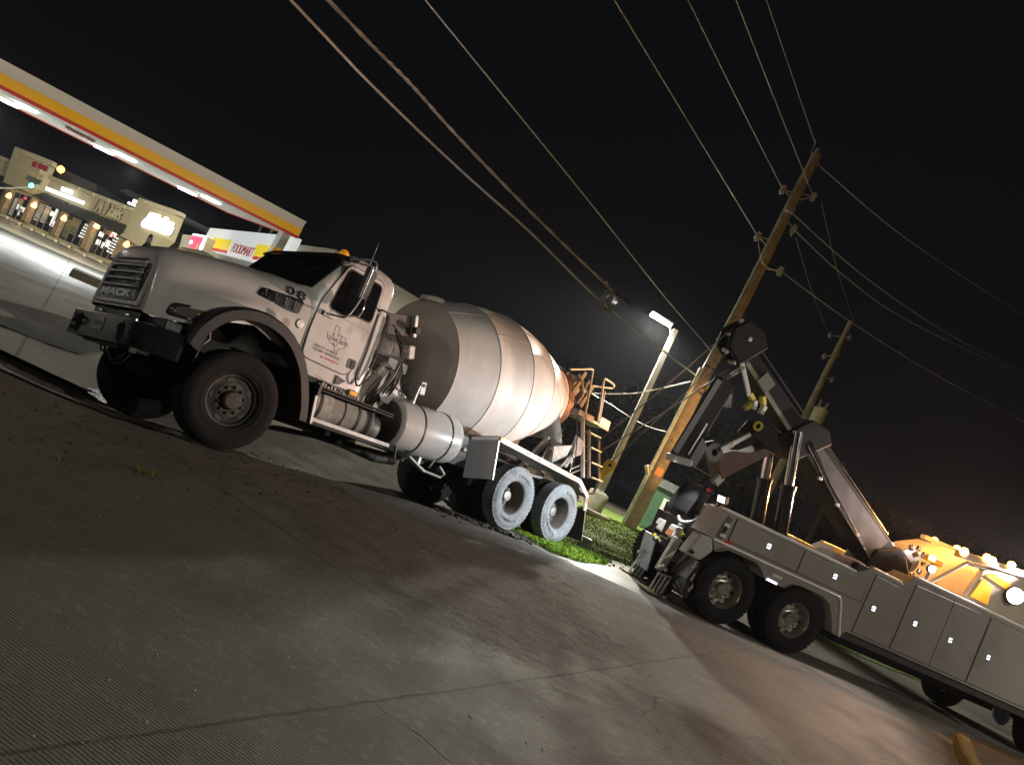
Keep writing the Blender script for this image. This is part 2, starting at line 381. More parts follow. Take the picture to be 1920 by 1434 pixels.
# ------------------------------------------------------------------ ground sheets
gm = MB(); xs = [-900, -500, -300, -200, -150]+list(np.arange(-110, 60, 3.0))+[70, 90, 130, 200, 350, 600, 900]; ys = [-60, -30, -15]+list(np.arange(-8, 80, 2.0))+[85, 95, 110, 140, 200, 320, 600, 1200]
gm.v = [(x, y, G(x, y)-.012-(.06 if y > 7 else .03)) for y in ys for x in xs]; nx_ = len(xs)
gm.f = [(j*nx_+i, j*nx_+i+1, (j+1)*nx_+i+1, (j+1)*nx_+i) for j in range(len(ys)-1) for i in range(nx_-1)]
tag(gm.build('ground', dirt_mat(), None, smooth=60), kind='structure')
drive_poly = [(-9, -5), (12, -5), (9.6, 4), (7.9, 9.6), (7.6, 11.15), (1.95, 11.75), (1.2, 11.9), (-.4, 11.1), (-2.2, 9.2), (-3.6, 8.5), (-6.5, 8.3), (-12, 7.2)]
sheet('driveway', drive_poly, .22, 0, driveway_mat(), jit=.03)
road_m = pave_mat('street_concrete', (.15, .14, .12), (.21, .20, .17), (.09, .08, .065), joint=[(.967, .256, 4.5)])
e = Vector((.967, .2555)); nn = Vector((-.2555, .967)); o0 = Vector((2.6, 11.0))
def sp_(a, b): return tuple(o0+e*a+nn*b)
sheet('street', [sp_(-1.1, -.1), sp_(-1.0, 5.6), sp_(8, 8.3), sp_(40, 8.5), sp_(90, 8.5), sp_(90, .3), sp_(6.6, -1.2), sp_(4.5, -1.6), sp_(2.0, -1.0)], .5, -.016, road_m)
sheet('far_road', [(-2, 36), (10, 33), (30, 38), (60, 46), (60, 53), (28, 45), (10, 41), (-4, 44)], 2.0, -.02, pave_mat('far_road_concrete', (.20, .17, .13), (.26, .22, .17), (.12, .10, .08)))
fore_m = pave_mat('forecourt_concrete', (.27, .265, .235), (.36, .35, .31), (.17, .165, .14), (.35, .6), joint=[(.86, .5, 5.0), (-.5, .86, 5.0)])
sheet('forecourt', [(-4.6, 10.6), (-6.2, 9.9), (-14, 9.2), (-40, 12), (-75, 25), (-75, 75), (-20, 72), (-9, 52), (-2.0, 34), (.5, 25), (-.8, 19), (-3.4, 14.2)], 1.0, .0, fore_m, jit=.0)
asph = pave_mat('asphalt_patch_bitumen', (.085, .085, .085), (.12, .12, .118), (.06, .06, .058), (.5, .8))
q = [(gp(*p).x, gp(*p).y) for p in ((-260, 480), (0, 563), (110, 592), (180, 618), (196, 660), (150, 668), (60, 637), (0, 610), (-260, 560))]
sheet('asphalt_patch', q, .35, .006, asph, jit=.03)
lawn_poly = [(1.3, 12.9), (1.75, 12.15), (2.3, 12.35), (2.9, 13.4), (3.2, 15.2), (9.5, 17.6), (40, 26), (60, 36), (60, 45), (30, 37.6), (10, 32.6), (2, 33.5), (1.6, 26), (-.6, 19), (-.6, 16.2), (1.0, 14.6)]
sheet('lawn', lawn_poly, .45, .0, lawn_mat(), jit=.05)
# ------------------------------------------------------------------ grass, tufts, clods, grit
def inpoly(x, y, P):
    c = False; j = len(P)-1
    for i in range(len(P)):
        if (P[i][1] > y) != (P[j][1] > y) and x < (P[j][0]-P[i][0])*(y-P[i][1])/(P[j][1]-P[i][1])+P[i][0]: c = not c
        j = i
    return c
grassm = mat('grass_blades', (.13, .22, .02), .7, var=.3, scale=1.5, col2=(.22, .24, .05), c2amt=.35, spec=.1)
drym = mat('dry_weed', (.17, .15, .06), .8, var=.4, scale=30)
def blade(mb, x, y, z, h, lean, wd=.006):
    a = random.uniform(0, 2*math.pi); b = random.uniform(0, 2*math.pi)
    dx, dy = math.cos(a)*wd, math.sin(a)*wd; lx, ly = math.cos(b)*lean*h, math.sin(b)*lean*h
    n = len(mb.v); mb.v += [(x-dx, y-dy, z), (x+dx, y+dy, z), (x+dx*.6+lx*.4, y+dy*.6+ly*.4, z+h*.6), (x-dx*.6+lx*.4, y-dy*.6+ly*.4, z+h*.6), (x+lx, y+ly, z+h)]
    mb.f += [(n, n+1, n+2, n+3), (n+3, n+2, n+4)]
gb = MB(); k = 0; lp = lawn_poly
rz = random.Random(3)
while k < 75000:
    y = 12.1+(rz.random()**1.7)*16; x = rz.uniform(-.6, 10)
    if not inpoly(x, y, lp): continue
    bald = math.sin(x*2.1+1.3*math.sin(y*1.7))+math.sin(y*2.9+x)
    k += 1
    if bald > 1.5 and rz.random() < .7: continue
    blade(gb, x, y, G(x, y)-.005, rz.uniform(.02, .055)*(1+.4*(bald < -.8))*(1 if y < 15.5 else .7), rz.uniform(.5, 1.6), .005+.0006*y)
me = gb.mesh('grass'); me.materials.append(grassm); tag(link(bpy.data.objects.new('grass', me)), 'short green lawn grass on the bank behind the mixer', 'grass', kind='stuff')
tufts = [(320, 722, .5), (405, 738, .35), (290, 775, .3), (258, 885, .55), (275, 895, .4), (470, 850, .35), (600, 905, .45), (640, 920, .3), (150, 800, .2), (575, 950, .2), (120, 870, .25), (715, 935, .3)]
for i, (px, py, s) in enumerate(tufts):
    P = gp(px, py); mb = MB()
    for j in range(int(70*s)+20):
        r = abs(random.gauss(0, .09*s+.03)); a = random.uniform(0, 6.28)
        blade(mb, P.x+r*math.cos(a)*1.6, P.y+r*math.sin(a), G(P.x, P.y)-.005, random.uniform(.02, .16)*s+.02, random.uniform(.5, 1.8), .0035)
    o = mb.build('weed_tuft', drym if i % 2 else grassm); tag(o, 'small ragged weed tuft growing from a crack by the mixer front wheel', 'weed', 'weed tufts in the dirty driveway')
def clump(mb, c, r, seed):
    rr = random.Random(seed); bm = bmesh.new(); bmesh.ops.create_icosphere(bm, subdivisions=1, radius=r)
    mb.add([(c[0]+v.co.x*rr.uniform(.6, 1.4), c[1]+v.co.y*rr.uniform(.6, 1.4), c[2]+v.co.z*rr.uniform(.4, .9)) for v in bm.verts], [tuple(v.index for v in f.verts) for f in bm.faces]); bm.free()
mud = mat('mud', (.045, .037, .029), .8, var=.4, scale=14, bump=.6, bscale=60)
mb = MB()
for i in range(420):
    t = random.random(); q = MM @ Vector((-3.6-4.4*t+random.gauss(0, .3), 1.55+random.gauss(0, .16), 0)) if i > 150 else MM @ Vector((-7.2+random.gauss(0, .5), 1.45+random.gauss(0, .28), 0))
    clump(mb, (q.x, q.y, G(q.x, q.y)+.0), abs(random.gauss(.012, .014))+.006, i)
for i in range(420):
    t = random.random(); q = MM @ Vector((3.0-4.5*t, 1.8+random.gauss(0, .55), 0)); clump(mb, (q.x, q.y, G(q.x, q.y)), abs(random.gauss(.004, .008))+.003, i)
tag(mb.build('mud_clods', mud), 'crumbled mud clods and debris strewn beside the mixer wheels', 'mud', kind='stuff')
grit = mat('pale_grit', (.38, .36, .31), .35, var=.4, scale=90)
mb = MB()
for i in range(1000):
    x, y = random.gauss(1.3, 1.6), random.uniform(2.0, 11.2); x += (y-5)*.25
    if not inpoly(x, y, drive_poly): continue
    r = abs(random.gauss(.0028, .0022))+.0012*(1+y*.12); clump(mb, (x, y, G(x, y)+r*.3), r, i)
tag(mb.build('grit', grit), 'pale grit and glass crumbs scattered over the concrete driveway', 'grit', kind='stuff')
wm = NG('wet_mud_surface'); n_ = wm.noise(3, 9, .75)
wet = wm.fin(wm.mix(wm.rng(n_, .3, .7), (.014, .012, .010), (.055, .046, .036)), wm.rng(wm.noise(2.1, 5), .45, .6, .75, .2), wm.m_('ADD', n_, wm.m_('MULTIPLY', wm.noise(22, 6, .7), .5)), .8, .04)
q = [(-12, 6.7), (-6.5, 7.75), (-4.4, 7.9), (-3.4, 8.05), (-2.5, 8.7), (-2.3, 9.2), (-2.9, 9.35), (-3.8, 9.0), (-6.4, 8.85), (-12, 7.8)]
sheet('wet_mud', q, .12, .018, wet, jit=.035)
straw = mat('straw', (.24, .21, .15), .8, var=.3, scale=40)
mb = MB(); rs = random.Random(21)
for i in range(150):
    px, py = rs.uniform(0, 1000), rs.uniform(820, 1080); P = gp(px, py)
    if not inpoly(P.x, P.y, drive_poly): continue
    a = rs.uniform(0, 6.28); l = rs.uniform(.006, .06)**1.1; d = Vector((math.cos(a), math.sin(a), rs.uniform(-.1, .3)))*l; z = G(P.x, P.y)+.008
    mb.tube([(P.x, P.y, z), (P.x+d.x*.5+rs.gauss(0, .003), P.y+d.y*.5+rs.gauss(0, .003), z+.002), (P.x+d.x, P.y+d.y, z)], rs.uniform(.0012, .003), 4)
tag(mb.build('straw_litter', straw), 'bits of straw, twig and litter lying on the dirty driveway', 'litter', kind='stuff')
# puddle
q = gp(200, 757); mb = MB(); pts = []
for k in range(28):
    a = 2*math.pi*k/28; r = .17+.05*math.sin(3*a+1)+.03*math.sin(7*a); pts.append((q.x+math.cos(a)*r*1.9-.1*math.sin(a), q.y+math.sin(a)*r*1.5))
zz = max(G(x, y) for x, y in pts)
mb.add([(x, y, zz+.028) for x, y in pts], [tuple(range(28))])
tag(mb.build('puddle', mat('puddle_water', (.01, .01, .012), .03, var=.05, bump=.5, bscale=7, spec=1.0)), kind='structure')
# yellow kerb return at the driveway corner and verge behind it
kerbm = mat('yellow_worn_kerb', (.36, .25, .08), .8, var=.3, scale=6, col2=(.17, .14, .10), c2amt=.45, bump=.4)
kp = [gp(*p) for p in ((1790, 1372), (1786, 1400), (1800, 1440), (1850, 1520), (1930, 1640))]
kv = smoothpath([Vector((p.x, p.y, 0)) for p in kp], 5); mb = MB(); rings = []
for i, p in enumerate(kv):
    d = (kv[min(i+1, len(kv)-1)]-kv[max(i-1, 0)]).normalized(); s = Vector((-d.y, d.x, 0)) if d.x*0-d.y > 0 else Vector((d.y, -d.x, 0))
    if s.x < 0: s = -s
    z = G(p.x, p.y); h = .03+.12*min(1, i/5)
    rings.append([(p.x, p.y, z-.05), (p.x+s.x*.02, p.y+s.y*.02, z+h-.02), (p.x+s.x*.05, p.y+s.y*.05, z+h), (p.x+s.x*.18, p.y+s.y*.18, z+h), (p.x+s.x*.18, p.y+s.y*.18, z-.05)])
mb.loft(rings, True, True); tag(mb.build('kerb', kerbm, smooth=30), kind='structure')
ve = [(p.x+.2, p.y+.02) for p in kp]; sheet('verge', [(12.5, 12.9), (ve[0][0]+.1, ve[0][1]-.1)]+ve[1:]+[(12, 3), (16, 8)], .3, .10, dirt_mat(), jit=.02)
# ------------------------------------------------------------------ wheels
def arctext(name, s, m, parent, c, side, r, a0, da, h):
    mb = bpy.data.meshes.new(name); vs = []; fs = []
    for i, ch in enumerate(s):
        cu = bpy.data.curves.new('t', 'FONT'); cu.body = ch; cu.size = 1; cu.align_x = 'CENTER'; cu.resolution_u = 2; cu.extrude = .02; cu.offset = .02
        t = bpy.data.objects.new('t', cu); COL.objects.link(t)
        me = bpy.data.meshes.new_from_object(t.evaluated_get(bpy.context.evaluated_depsgraph_get())); bpy.data.objects.remove(t)
        a = R(a0+da*i); rad = Vector((math.cos(a), 0, math.sin(a))); tan = Vector((math.sin(a)*side, 0, -math.cos(a)*side))
        n = len(vs)
        for v in me.vertices: vs.append(tuple(Vector(c)+rad*(r+v.co.y*h)+tan*(-v.co.x*h)+Vector((0, side, 0))*(v.co.z*.1)))
        fs += [tuple(i_+n for i_ in p.vertices) for p in me.polygons]; bpy.data.meshes.remove(me)
    mb.from_pydata(vs, [], fs); mb.materials.append(m); o = bpy.data.objects.new(name, mb); return link(o, parent)
def wheel(parent, name, c, side, r, wd, rimr, tm, rm, kind, hubm=None, steer=0, words=None, hole_m=None, tread=True):
    ax = Vector((0, side, 0)); h = wd/2; c = Vector(c)
    if steer: ax = Matrix.Rotation(R(steer), 3, 'Z') @ ax
    prof = [(rimr, -h*.8), (rimr+.05, -h), (r-.13, -h-.012), (r-.04, -h+.012), (r-.008, -h+.05), (r, -h*.5), (r-.012, -h*.48), (r-.012, -h*.42), (r, -h*.4), (r, h*.4), (r-.012, h*.42), (r-.012, h*.48), (r, h*.5), (r-.008, h-.05), (r-.022, h-.02), (r-.05, h-.004), (r-.06, h+.004), (r-.13, h+.012), (r-.15, h+.006), (rimr+.06, h+.004), (rimr+.05, h-.004), (rimr+.02, h-.01), (rimr, h*.8)]
    t = MB().lathe(prof, c, ax, 56, xa=(1, 0, 0)).build(name, tm, parent, smooth=35)
    if tread and kind != 'front':
        mb = MB(); d, a, b = frame_of(ax, (1, 0, 0)); n = 46
        for k in range(n):
            for sgn in (-1, 1):
                th = 2*math.pi*(k+.25*(sgn > 0))/n; rad = a*math.cos(th)+b*math.sin(th); tg = d.cross(rad)
                p = c+rad*(r-.033)+d*(sgn*(h-.085)); q = c+rad*(r-.033)+d*(sgn*(h-.018))
                mb.bar(p, q, .052*r/.52, .066, up=rad)
        tag(mb.build('tread_lugs', tm, t), kind='stuff')
    mb = MB()
    if kind == 'front':
        disc = [(rimr+.018, h*.86), (rimr+.022, h*.8), (rimr+.005, h*.74), (rimr-.02, h*.70), (rimr-.032, h*.55), (rimr-.036, h*.50), (rimr-.05, h*.50), (.20, h*.58), (.18, h*.62), (.115, h*.60), (.11, h*.62), (.105, h*.95), (.09, h*1.05), (.04, h*1.06), (.0001, h*1.06)]
        hr, hh, nz, nr = .225, h*.50, h*.60, .15; holes = [(36*k+18) for k in range(0, 10, 2)]
    elif kind == 'dual':
        disc = [(rimr+.018, h*.9), (rimr+.022, h*.84), (rimr+.004, h*.78), (rimr-.015, h*.7), (rimr-.03, h*.2), (rimr-.045, -h*.5), (rimr-.05, -h*1.05), (.22, -h*1.22), (.17, -h*1.28), (.165, -h*1.1), (.10, -h*1.05), (.092, -h*.35), (.08, -h*.22), (.05, -h*.2), (.0001, -h*.2)]
        hr, hh, nz, nr = .235, -h*1.17, -h*1.1, .14; holes = [36*k for k in range(0, 10, 2)]
    else:
        disc = [(rimr+.018, h*.9), (rimr+.022, h*.84), (rimr+.002, h*.76), (rimr-.012, h*.6), (rimr-.03, h*.1), (rimr-.04, -h*.15), (.24, -h*.3), (.185, -h*.35), (.18, -h*.22), (.13, -h*.2), (.11, -h*.15), (.105, h*.35), (.09, h*.45), (.0001, h*.46)]
        hr, hh, nz, nr = .222, -h*.27, -h*.15, .155; holes = [36*k+18 for k in range(10)]
    rim = mb.lathe(disc, c, ax, 48, xa=(1, 0, 0)).build('rim', rm, t, smooth=30)
    d, a, b = frame_of(ax, (1, 0, 0)); mb = MB(); m2 = MB()
    for k in range(10):
        th = R(36*k); p = c+(a*math.cos(th)+b*math.sin(th))*nr
        mb.lathe([(.020, nz-.004), (.020, nz+.022), (.011, nz+.026), (.011, nz+.045), (.0001, nz+.046)], p, ax, 6, xa=(1, 0, 0))
    tag(mb.build('lug_nuts', hubm or rm, t), kind='stuff')
    for hd in holes:
        th = R(hd); rad = a*math.cos(th)+b*math.sin(th); tg = d.cross(rad); p = c+rad*hr+d*(hh+.012); e1, e2 = (.030, .042) if kind != 'alu' else (.024, .024)
        ring = [p+rad*(e1*math.cos(q))+tg*(e2*math.sin(q)) for q in [2*math.pi*i/12 for i in range(12)]]
        m2.prism(ring, -d*.02)
    tag(m2.build('hand_holes', hole_m or blackp, t), kind='stuff')
    if kind == 'dual': MB().lathe([(.094, -h*.36), (.082, -h*.19), (.06, -h*.15), (.0001, -h*.15)], c, ax, 20, xa=(1, 0, 0)).build('hub', hubm or rm, t, smooth=30)
    if words:
        for s_, a0, da in words: arctext('tyre_lettering', s_, blackprint, t, c+ax*(h+.011), side, r-.165, a0, da, .075)
    return t
# ------------------------------------------------------------------ concrete mixer truck
mx = empty('mixer_truck', MPOS, MROT, 'white cement-dusted concrete mixer truck leaning into the ditch at the driveway edge', 'mixer truck')
wheel(mx, 'front_wheel', (0, 1.05, .56), 1, .565, .40, .295, rubber, rimdark, 'front', steer=-7)
wheel(mx, 'front_wheel', (0, -1.05, .56), -1, .565, .40, .295, rubber, rimdark, 'front', steer=-7)
for i, x in enumerate((-5.395, -6.765)):
    for s in (1, -1):
        wd = [('VIKRANT', -114, 9.5), ('VIKRANT', 80, 9)] if i == 0 else [('VIKRANT', 92, 9.5), ('VIKRANT', -80, 9)]
        o = wheel(mx, 'rear_wheel', (x, s*1.06, .525), s, .525, .27, .29, rubberw, rimbrown, 'dual', hubm=greyal, words=wd if s > 0 else None)
        o['label'] = 'cement-whitened rear tyre with dusty dished rim'
        wheel(mx, 'inner_wheel', (x, s*.73, .525), s, .525, .27, .29, rubber, rimbrown, 'dual', tread=False)
# chassis
mb = MB()
for s in (1, -1): mb.mm((1.0, s*.40-.045, .74), (-7.45, s*.40+.045, 1.0))
for x in (.9, -1.9, -3.2, -4.6, -6.1, -7.4): mb.mm((x-.06, -.4, .76), (x+.06, .4, .98))
mb.build('frame_rails', frameb, mx, bevel=.008)
mb = MB().tube([(0, -1.0, .5), (0, -.7, .46), (0, -.4, .38), (0, .4, .38), (0, .7, .46), (0, 1.0, .5)], .06, 10)
for s in (1, -1):
    mb.tube(smoothpath([(.75, s*.42, .72), (.4, s*.42, .58), (0, s*.42, .5), (-.4, s*.42, .58), (-.8, s*.42, .72)], 4), .045, 8)
mb.build('front_axle', frameb, mx, smooth=40)
for x in (-5.395, -6.765):
    MB().lathe([(.0001, -.95), (.07, -.95), (.075, -.3), (.20, -.18), (.26, 0), (.2, .18), (.075, .3), (.07, .95), (.0001, .95)], (x, 0, .525), (0, 1, 0), 20).build('rear_axle', frameb, mx, smooth=40)
mb = MB().tube([(-1.4, 0, .72), (-3.4, 0, .66), (-5.2, 0, .55)], .06, 10); mb.mm((.6, -.36, .55), (-1.0, .36, 1.2)); mb.mm((-.95, -.26, .52), (-2.0, .26, .98))
mb.mm((-2.1, -.35, .45), (-2.75, .1, .7)); mb.tube([(-2.3, .2, .52), (-2.9, .42, .45), (-3.4, .3, .5)], .07, 10)
mb.build('drivetrain', frameb, mx, bevel=.03)
mb = MB()
for s in (1, -1):
    mb.bar((-4.75, s*.62, .55), (-6.08, s*.62, .78), .1, .12); mb.bar((-6.08, s*.62, .78), (-7.3, s*.62, .55), .1, .12); mb.mm((-5.95, s*.5, .7), (-6.2, s*.7, 1.0))
mb.build('suspension_beams', frameb, mx, bevel=.01)
# cab shell
def cabx(z): return float(np.interp(z, [1.1, 2.18, 2.72, 2.80, 2.87, 2.92], [-.60, -.50, -.86, -.95, -1.08, -1.25]))
def chw(z): return float(np.interp(z, [1.1, 2.62, 2.72, 2.80, 2.87, 2.92], [1.0, 1.0, .975, .92, .80, .55]))
def cxr(z): return float(np.interp(z, [1.1, 2.62, 2.72, 2.80, 2.87, 2.92], [-1.86, -1.86, -1.85, -1.81, -1.73, -1.5]))
def cabring(z, g=0):
    xf, xr, hw = cabx(z)+g, cxr(z)-g, chw(z)+g; return [(x, y, z) for x, y in [(a, b) for a, b in rrect2(xr, xf, hw)]]
def rrect2(xr, xf, hw):
    pts = []
    for cx, cy, r, a0 in ((xf-.24, hw-.24, .24, 0), (xr+.12, hw-.12, .12, 90), (xr+.12, -hw+.12, .12, 180), (xf-.24, -hw+.24, .24, 270)):
        for k in range(7): a = R(a0+15*k); pts.append((cx+r*math.cos(a), cy+r*math.sin(a)))
    return pts
cab = MB().loft([cabring(z) for z in (1.17, 1.22, 1.6, 2.18, 2.45, 2.62, 2.68, 2.72, 2.76, 2.80, 2.84, 2.87, 2.90, 2.92)], True, True).build('cab', white, mx, smooth=28)
def cfx(y, z, g):
    xf, hw = cabx(z), chw(z); a = abs(y)-(hw-.24)
    return xf+g if a <= 0 else xf-.24+math.sqrt(max(0, .24**2-a*a))+g
def frontpanel(name, ys, zs, g, m, parent, nu=24, nv=6):
    mb = MB(); n = nu+1
    for j in range(nv+1):
        for i in range(nu+1):
            y = ys[0]+(ys[1]-ys[0])*i/nu; z = zs[0]+(zs[1]-zs[0])*j/nv
            mb.v.append((cfx(y, z, g), y+(.0 if abs(y) < .75 else math.copysign(g*.8, y)), z))
    mb.f = [(j*n+i, j*n+i+1, (j+1)*n+i+1, (j+1)*n+i) for j in range(nv) for i in range(nu)]
    return mb.build(name, m, parent, smooth=60)
frontpanel('windshield', (-.935, .935), (2.215, 2.70), .012, glass, cab)
frontpanel('windshield_gasket', (-.955, .955), (2.19, 2.725), .006, blackp, cab)
frontpanel('sun_visor', (-.96, .96), (2.715, 2.79), .05, blackp, cab)
frontpanel('windshield_divider', (-.012, .012), (2.215, 2.70), .022, blackp, cab, 1, 4)
for s in (-.35, .3):
    MB().tube([(cfx(s, 2.2, .03), s, 2.2), (cfx(s+.3, 2.33, .03), s+.30, 2.34), (cfx(s+.55, 2.5, .03), s+.55, 2.52)], .008, 6).build('wiper', blackp, cab)
def sidep(name, poly, y0, y1, m, parent, bevel=0): return MB().prism([(x, y0, z) for x, z in poly], (0, y1-y0, 0)).build(name, m, parent, bevel=bevel)
door_poly = roundpoly([(-.76, 1.36), (-.74, 1.7), (-.76, 2.1), (-.99, 2.68), (-1.60, 2.68), (-1.64, 2.3), (-1.62, 1.55), (-1.48, 1.335)], .09)
sidep('door_gasket', [(-1.18+(x+1.18)*1.022, 2.0+(z-2.0)*1.018) for x, z in door_poly], .99, 1.006, blackp, cab)
door = sidep('door', door_poly, .99, 1.016, white, cab, bevel=.006)
sidep('window_gasket', roundpoly([(-.875, 2.04), (-1.0, 2.64), (-1.585, 2.64), (-1.60, 2.09), (-1.30, 2.09), (-1.18, 2.02)], .08), .99, 1.020, blackp, door)
sidep('window', roundpoly([(-.895, 2.06), (-1.01, 2.62), (-1.567, 2.62), (-1.58, 2.11), (-1.29, 2.11), (-1.18, 2.04)], .07), .99, 1.025, glass, door)
sidep('window_bar', [(-1.355, 2.1), (-1.365, 2.62), (-1.385, 2.62), (-1.375, 2.1)], 1.0, 1.031, blackp, door)
sidep('door_handle', rrect(-1.575, -1.44, 1.44, 1.57, .035), 1.0, 1.022, blackp, door)
sidep('door_crease', [(-.78, 1.985), (-1.6, 2.0), (-1.6, 2.006), (-.78, 1.991)], 1.0, 1.0185, mat('crease_shadow_line', (.25, .24, .23), .6), door)
sidep('handle_lever', rrect(-1.565, -1.50, 1.455, 1.555, .02), 1.015, 1.030, frameb, door)
rx, up = (-1, 0, 0), (0, 0, 1); Y = 1.0165
text('lettering', 'K Y S', blackprint, door, (-1.165, Y, 1.765), rx, up, .155, .05, .0015)
text('lettering', 'CONCRETE', blackprint, door, (-1.19, Y, 1.708), rx, up, .34, .048, .0015, bold=.02)
text('lettering', 'LLC', blackprint, door, (-1.17, Y, 1.653), rx, up, .085, .042, .0015)
text('lettering', 'USDOT: 4178824', blackprint, door, (-1.055, Y, 1.548), rx, up, .375, .034, .0015, bold=.01)
text('lettering', 'TXDMV: 009907833C', blackprint, door, (-1.095, Y, 1.500), rx, up, .45, .034, .0015, bold=.01)
mb = MB()                                                    # red line of print too small to read in the photograph
rr = random.Random(5); x = -1.02
for k in range(19):
    wk = rr.uniform(.009, .014)
    if k not in (3, 16): mb.mm((x, Y-.001, 1.428), (x-wk, Y+.001, 1.453))
    x -= .0158
mb.build('lettering', redpaint, door, label='small line of red print under the black numbers')
tx = [(0, 0), (.06, 0), (.062, -.06), (.11, -.075), (.155, -.09), (.165, -.13), (.168, -.165)]
tex = [(-1.09, 1.885), (-1.155, 1.875), (-1.155, 1.80), (-1.21, 1.79), (-1.30, 1.775), (-1.315, 1.735), (-1.31, 1.69), (-1.325, 1.655), (-1.26, 1.63), (-1.235, 1.605), (-1.238, 1.565), (-1.195, 1.575), (-1.165, 1.62), (-1.135, 1.66), (-1.105, 1.645), (-1.075, 1.655), (-1.03, 1.70), (-.99, 1.76), (-1.09, 1.755)]
MB().tube([(x, Y, z) for x, z in tex+tex[:1]], .0032, 5, caps=False).build('state_outline', blackprint, door)
# cab fittings
sidep('marker_bezel', rrect(-1.78, -1.61, 1.115, 1.20, .04), 1.0, 1.02, blackp, mx)
sidep('marker_lamp', rrect(-1.765, -1.625, 1.13, 1.185, .026), 1.0, 1.035, amber, mx, bevel=.008)
MB().tube(smoothpath([(-1.64, 1.0, 2.30), (-1.66, 1.06, 2.33), (-1.79, 1.07, 2.30), (-1.815, 1.07, 2.1), (-1.80, 1.07, 1.6), (-1.74, 1.06, 1.33), (-1.68, 1.06, 1.27), (-1.62, 1.06, 1.35), (-1.62, 1.05, 1.5)], 4), .014, 7).build('grab_handle', blackp, mx)
sidep('corner_fairing', roundpoly([(-1.66, 2.28), (-1.79, 2.27), (-1.79, 1.6), (-1.70, 1.32), (-1.66, 1.40), (-1.68, 1.7)], .05), .99, 1.035, white, mx, bevel=.012)
mb = MB().tube(smoothpath([(-.86, 1.0, 1.97), (-.92, 1.22, 1.96), (-1.0, 1.30, 2.0), (-1.09, 1.31, 2.25), (-1.14, 1.31, 2.62), (-1.16, 1.29, 2.78), (-1.10, 1.18, 2.80), (-.97, .98, 2.74)], 5), .013, 7)
mb.tube([(-.95, .95, 2.72), (-1.14, 1.28, 2.72)], .01, 6); mb.mm((-.83, 1.0, 1.93), (-1.0, 1.06, 1.99))
mir = mb.build('mirror_bracket', dullsteel, mx, smooth=40)
MB().box((-1.09, 1.30, 2.47), (.07, .17, .42), (0, R(-4), R(-62))).build('mirror_head', blackp, mir, bevel=.02)
MB().box((-1.14, 1.325, 2.47), (.008, .15, .39), (0, R(-4), R(-62))).build('mirror_glass', chrome, mir)
MB().lathe([(.0001, -.05), (.06, -.045), (.10, -.02), (.112, 0), (.105, .008), (.0001, .01)], (-1.16, 1.30, 2.17), Vector((-1, .45, 0)), 24).build('round_mirror', frameb, mir, smooth=40)
MB().lathe([(.11, -.004), (.118, 0), (.11, .012), (.1, .004)], (-1.16, 1.30, 2.17), Vector((-1, .45, 0)), 24, closed=True).build('mirror_rim', chrome, mir, smooth=60)
for x, y in ((-.98, .80), (-.98, -.80)): MB().lathe([(.0001, .07), (.04, .055), (.06, .03), (.07, 0), (.08, -.06)], (x, y, 2.81), (.2, .3*y, 1), 12).build('clearance_lamp', amber, cab, smooth=50)
MB().tube([(-1.45, .75, 2.8), (-1.47, .75, 3.2)], .005, 5).build('antenna', dullsteel, cab)
# hood
HS = [(-.70, [(0, 2.26), (.5, 2.245), (.84, 2.20), (.955, 2.11), (.985, 1.95), (.99, 1.65), (.99, 1.33)]),
      (-.30, [(0, 2.235), (.48, 2.215), (.78, 2.155), (.91, 2.04), (.95, 1.86), (1.0, 1.68), (1.02, 1.38)]),
      (0.0, [(0, 2.19), (.45, 2.17), (.71, 2.09), (.85, 1.96), (.91, 1.80), (1.03, 1.67), (1.06, 1.46)]),
      (.40, [(0, 2.12), (.42, 2.10), (.65, 2.03), (.79, 1.90), (.86, 1.74), (1.04, 1.58), (1.07, 1.36)]),
      (.70, [(0, 2.06), (.40, 2.04), (.61, 1.97), (.74, 1.84), (.80, 1.66), (.99, 1.44), (1.02, 1.20)]),
      (.92, [(0, 2.00), (.38, 1.985), (.58, 1.92), (.69, 1.78), (.745, 1.58), (.84, 1.37), (.86, 1.16)]),
      (1.02, [(0, 1.96), (.37, 1.945), (.56, 1.88), (.665, 1.73), (.71, 1.53), (.75, 1.34), (.76, 1.155)]),
      (1.075, [(0, 1.91), (.36, 1.90), (.54, 1.84), (.635, 1.70), (.68, 1.51), (.715, 1.34), (.72, 1.16)]),
      (1.095, [(0, 1.87), (.35, 1.86), (.51, 1.81), (.60, 1.68), (.645, 1.50), (.68, 1.34), (.685, 1.18)])]
def hsec(x, P):
    Q = smoothpath([Vector((0, y, z)) for y, z in P], 3); L = [(x, q.y, q.z) for q in Q]; return [(a, -b, c) for a, b, c in reversed(L[1:])]+L
hood = MB().loft([hsec(x, P) for x, P in HS], False, True, closed=False).build('hood', white, mx, smooth=32)
def hoody(x, z):                                             # outer half width of the hood at height z
    xs_ = [h[0] for h in HS]; vals = [float(np.interp(-z, [-p[1] for p in h[1]], [p[0] for p in h[1]])) for h in HS]; return float(np.interp(x, xs_, vals))
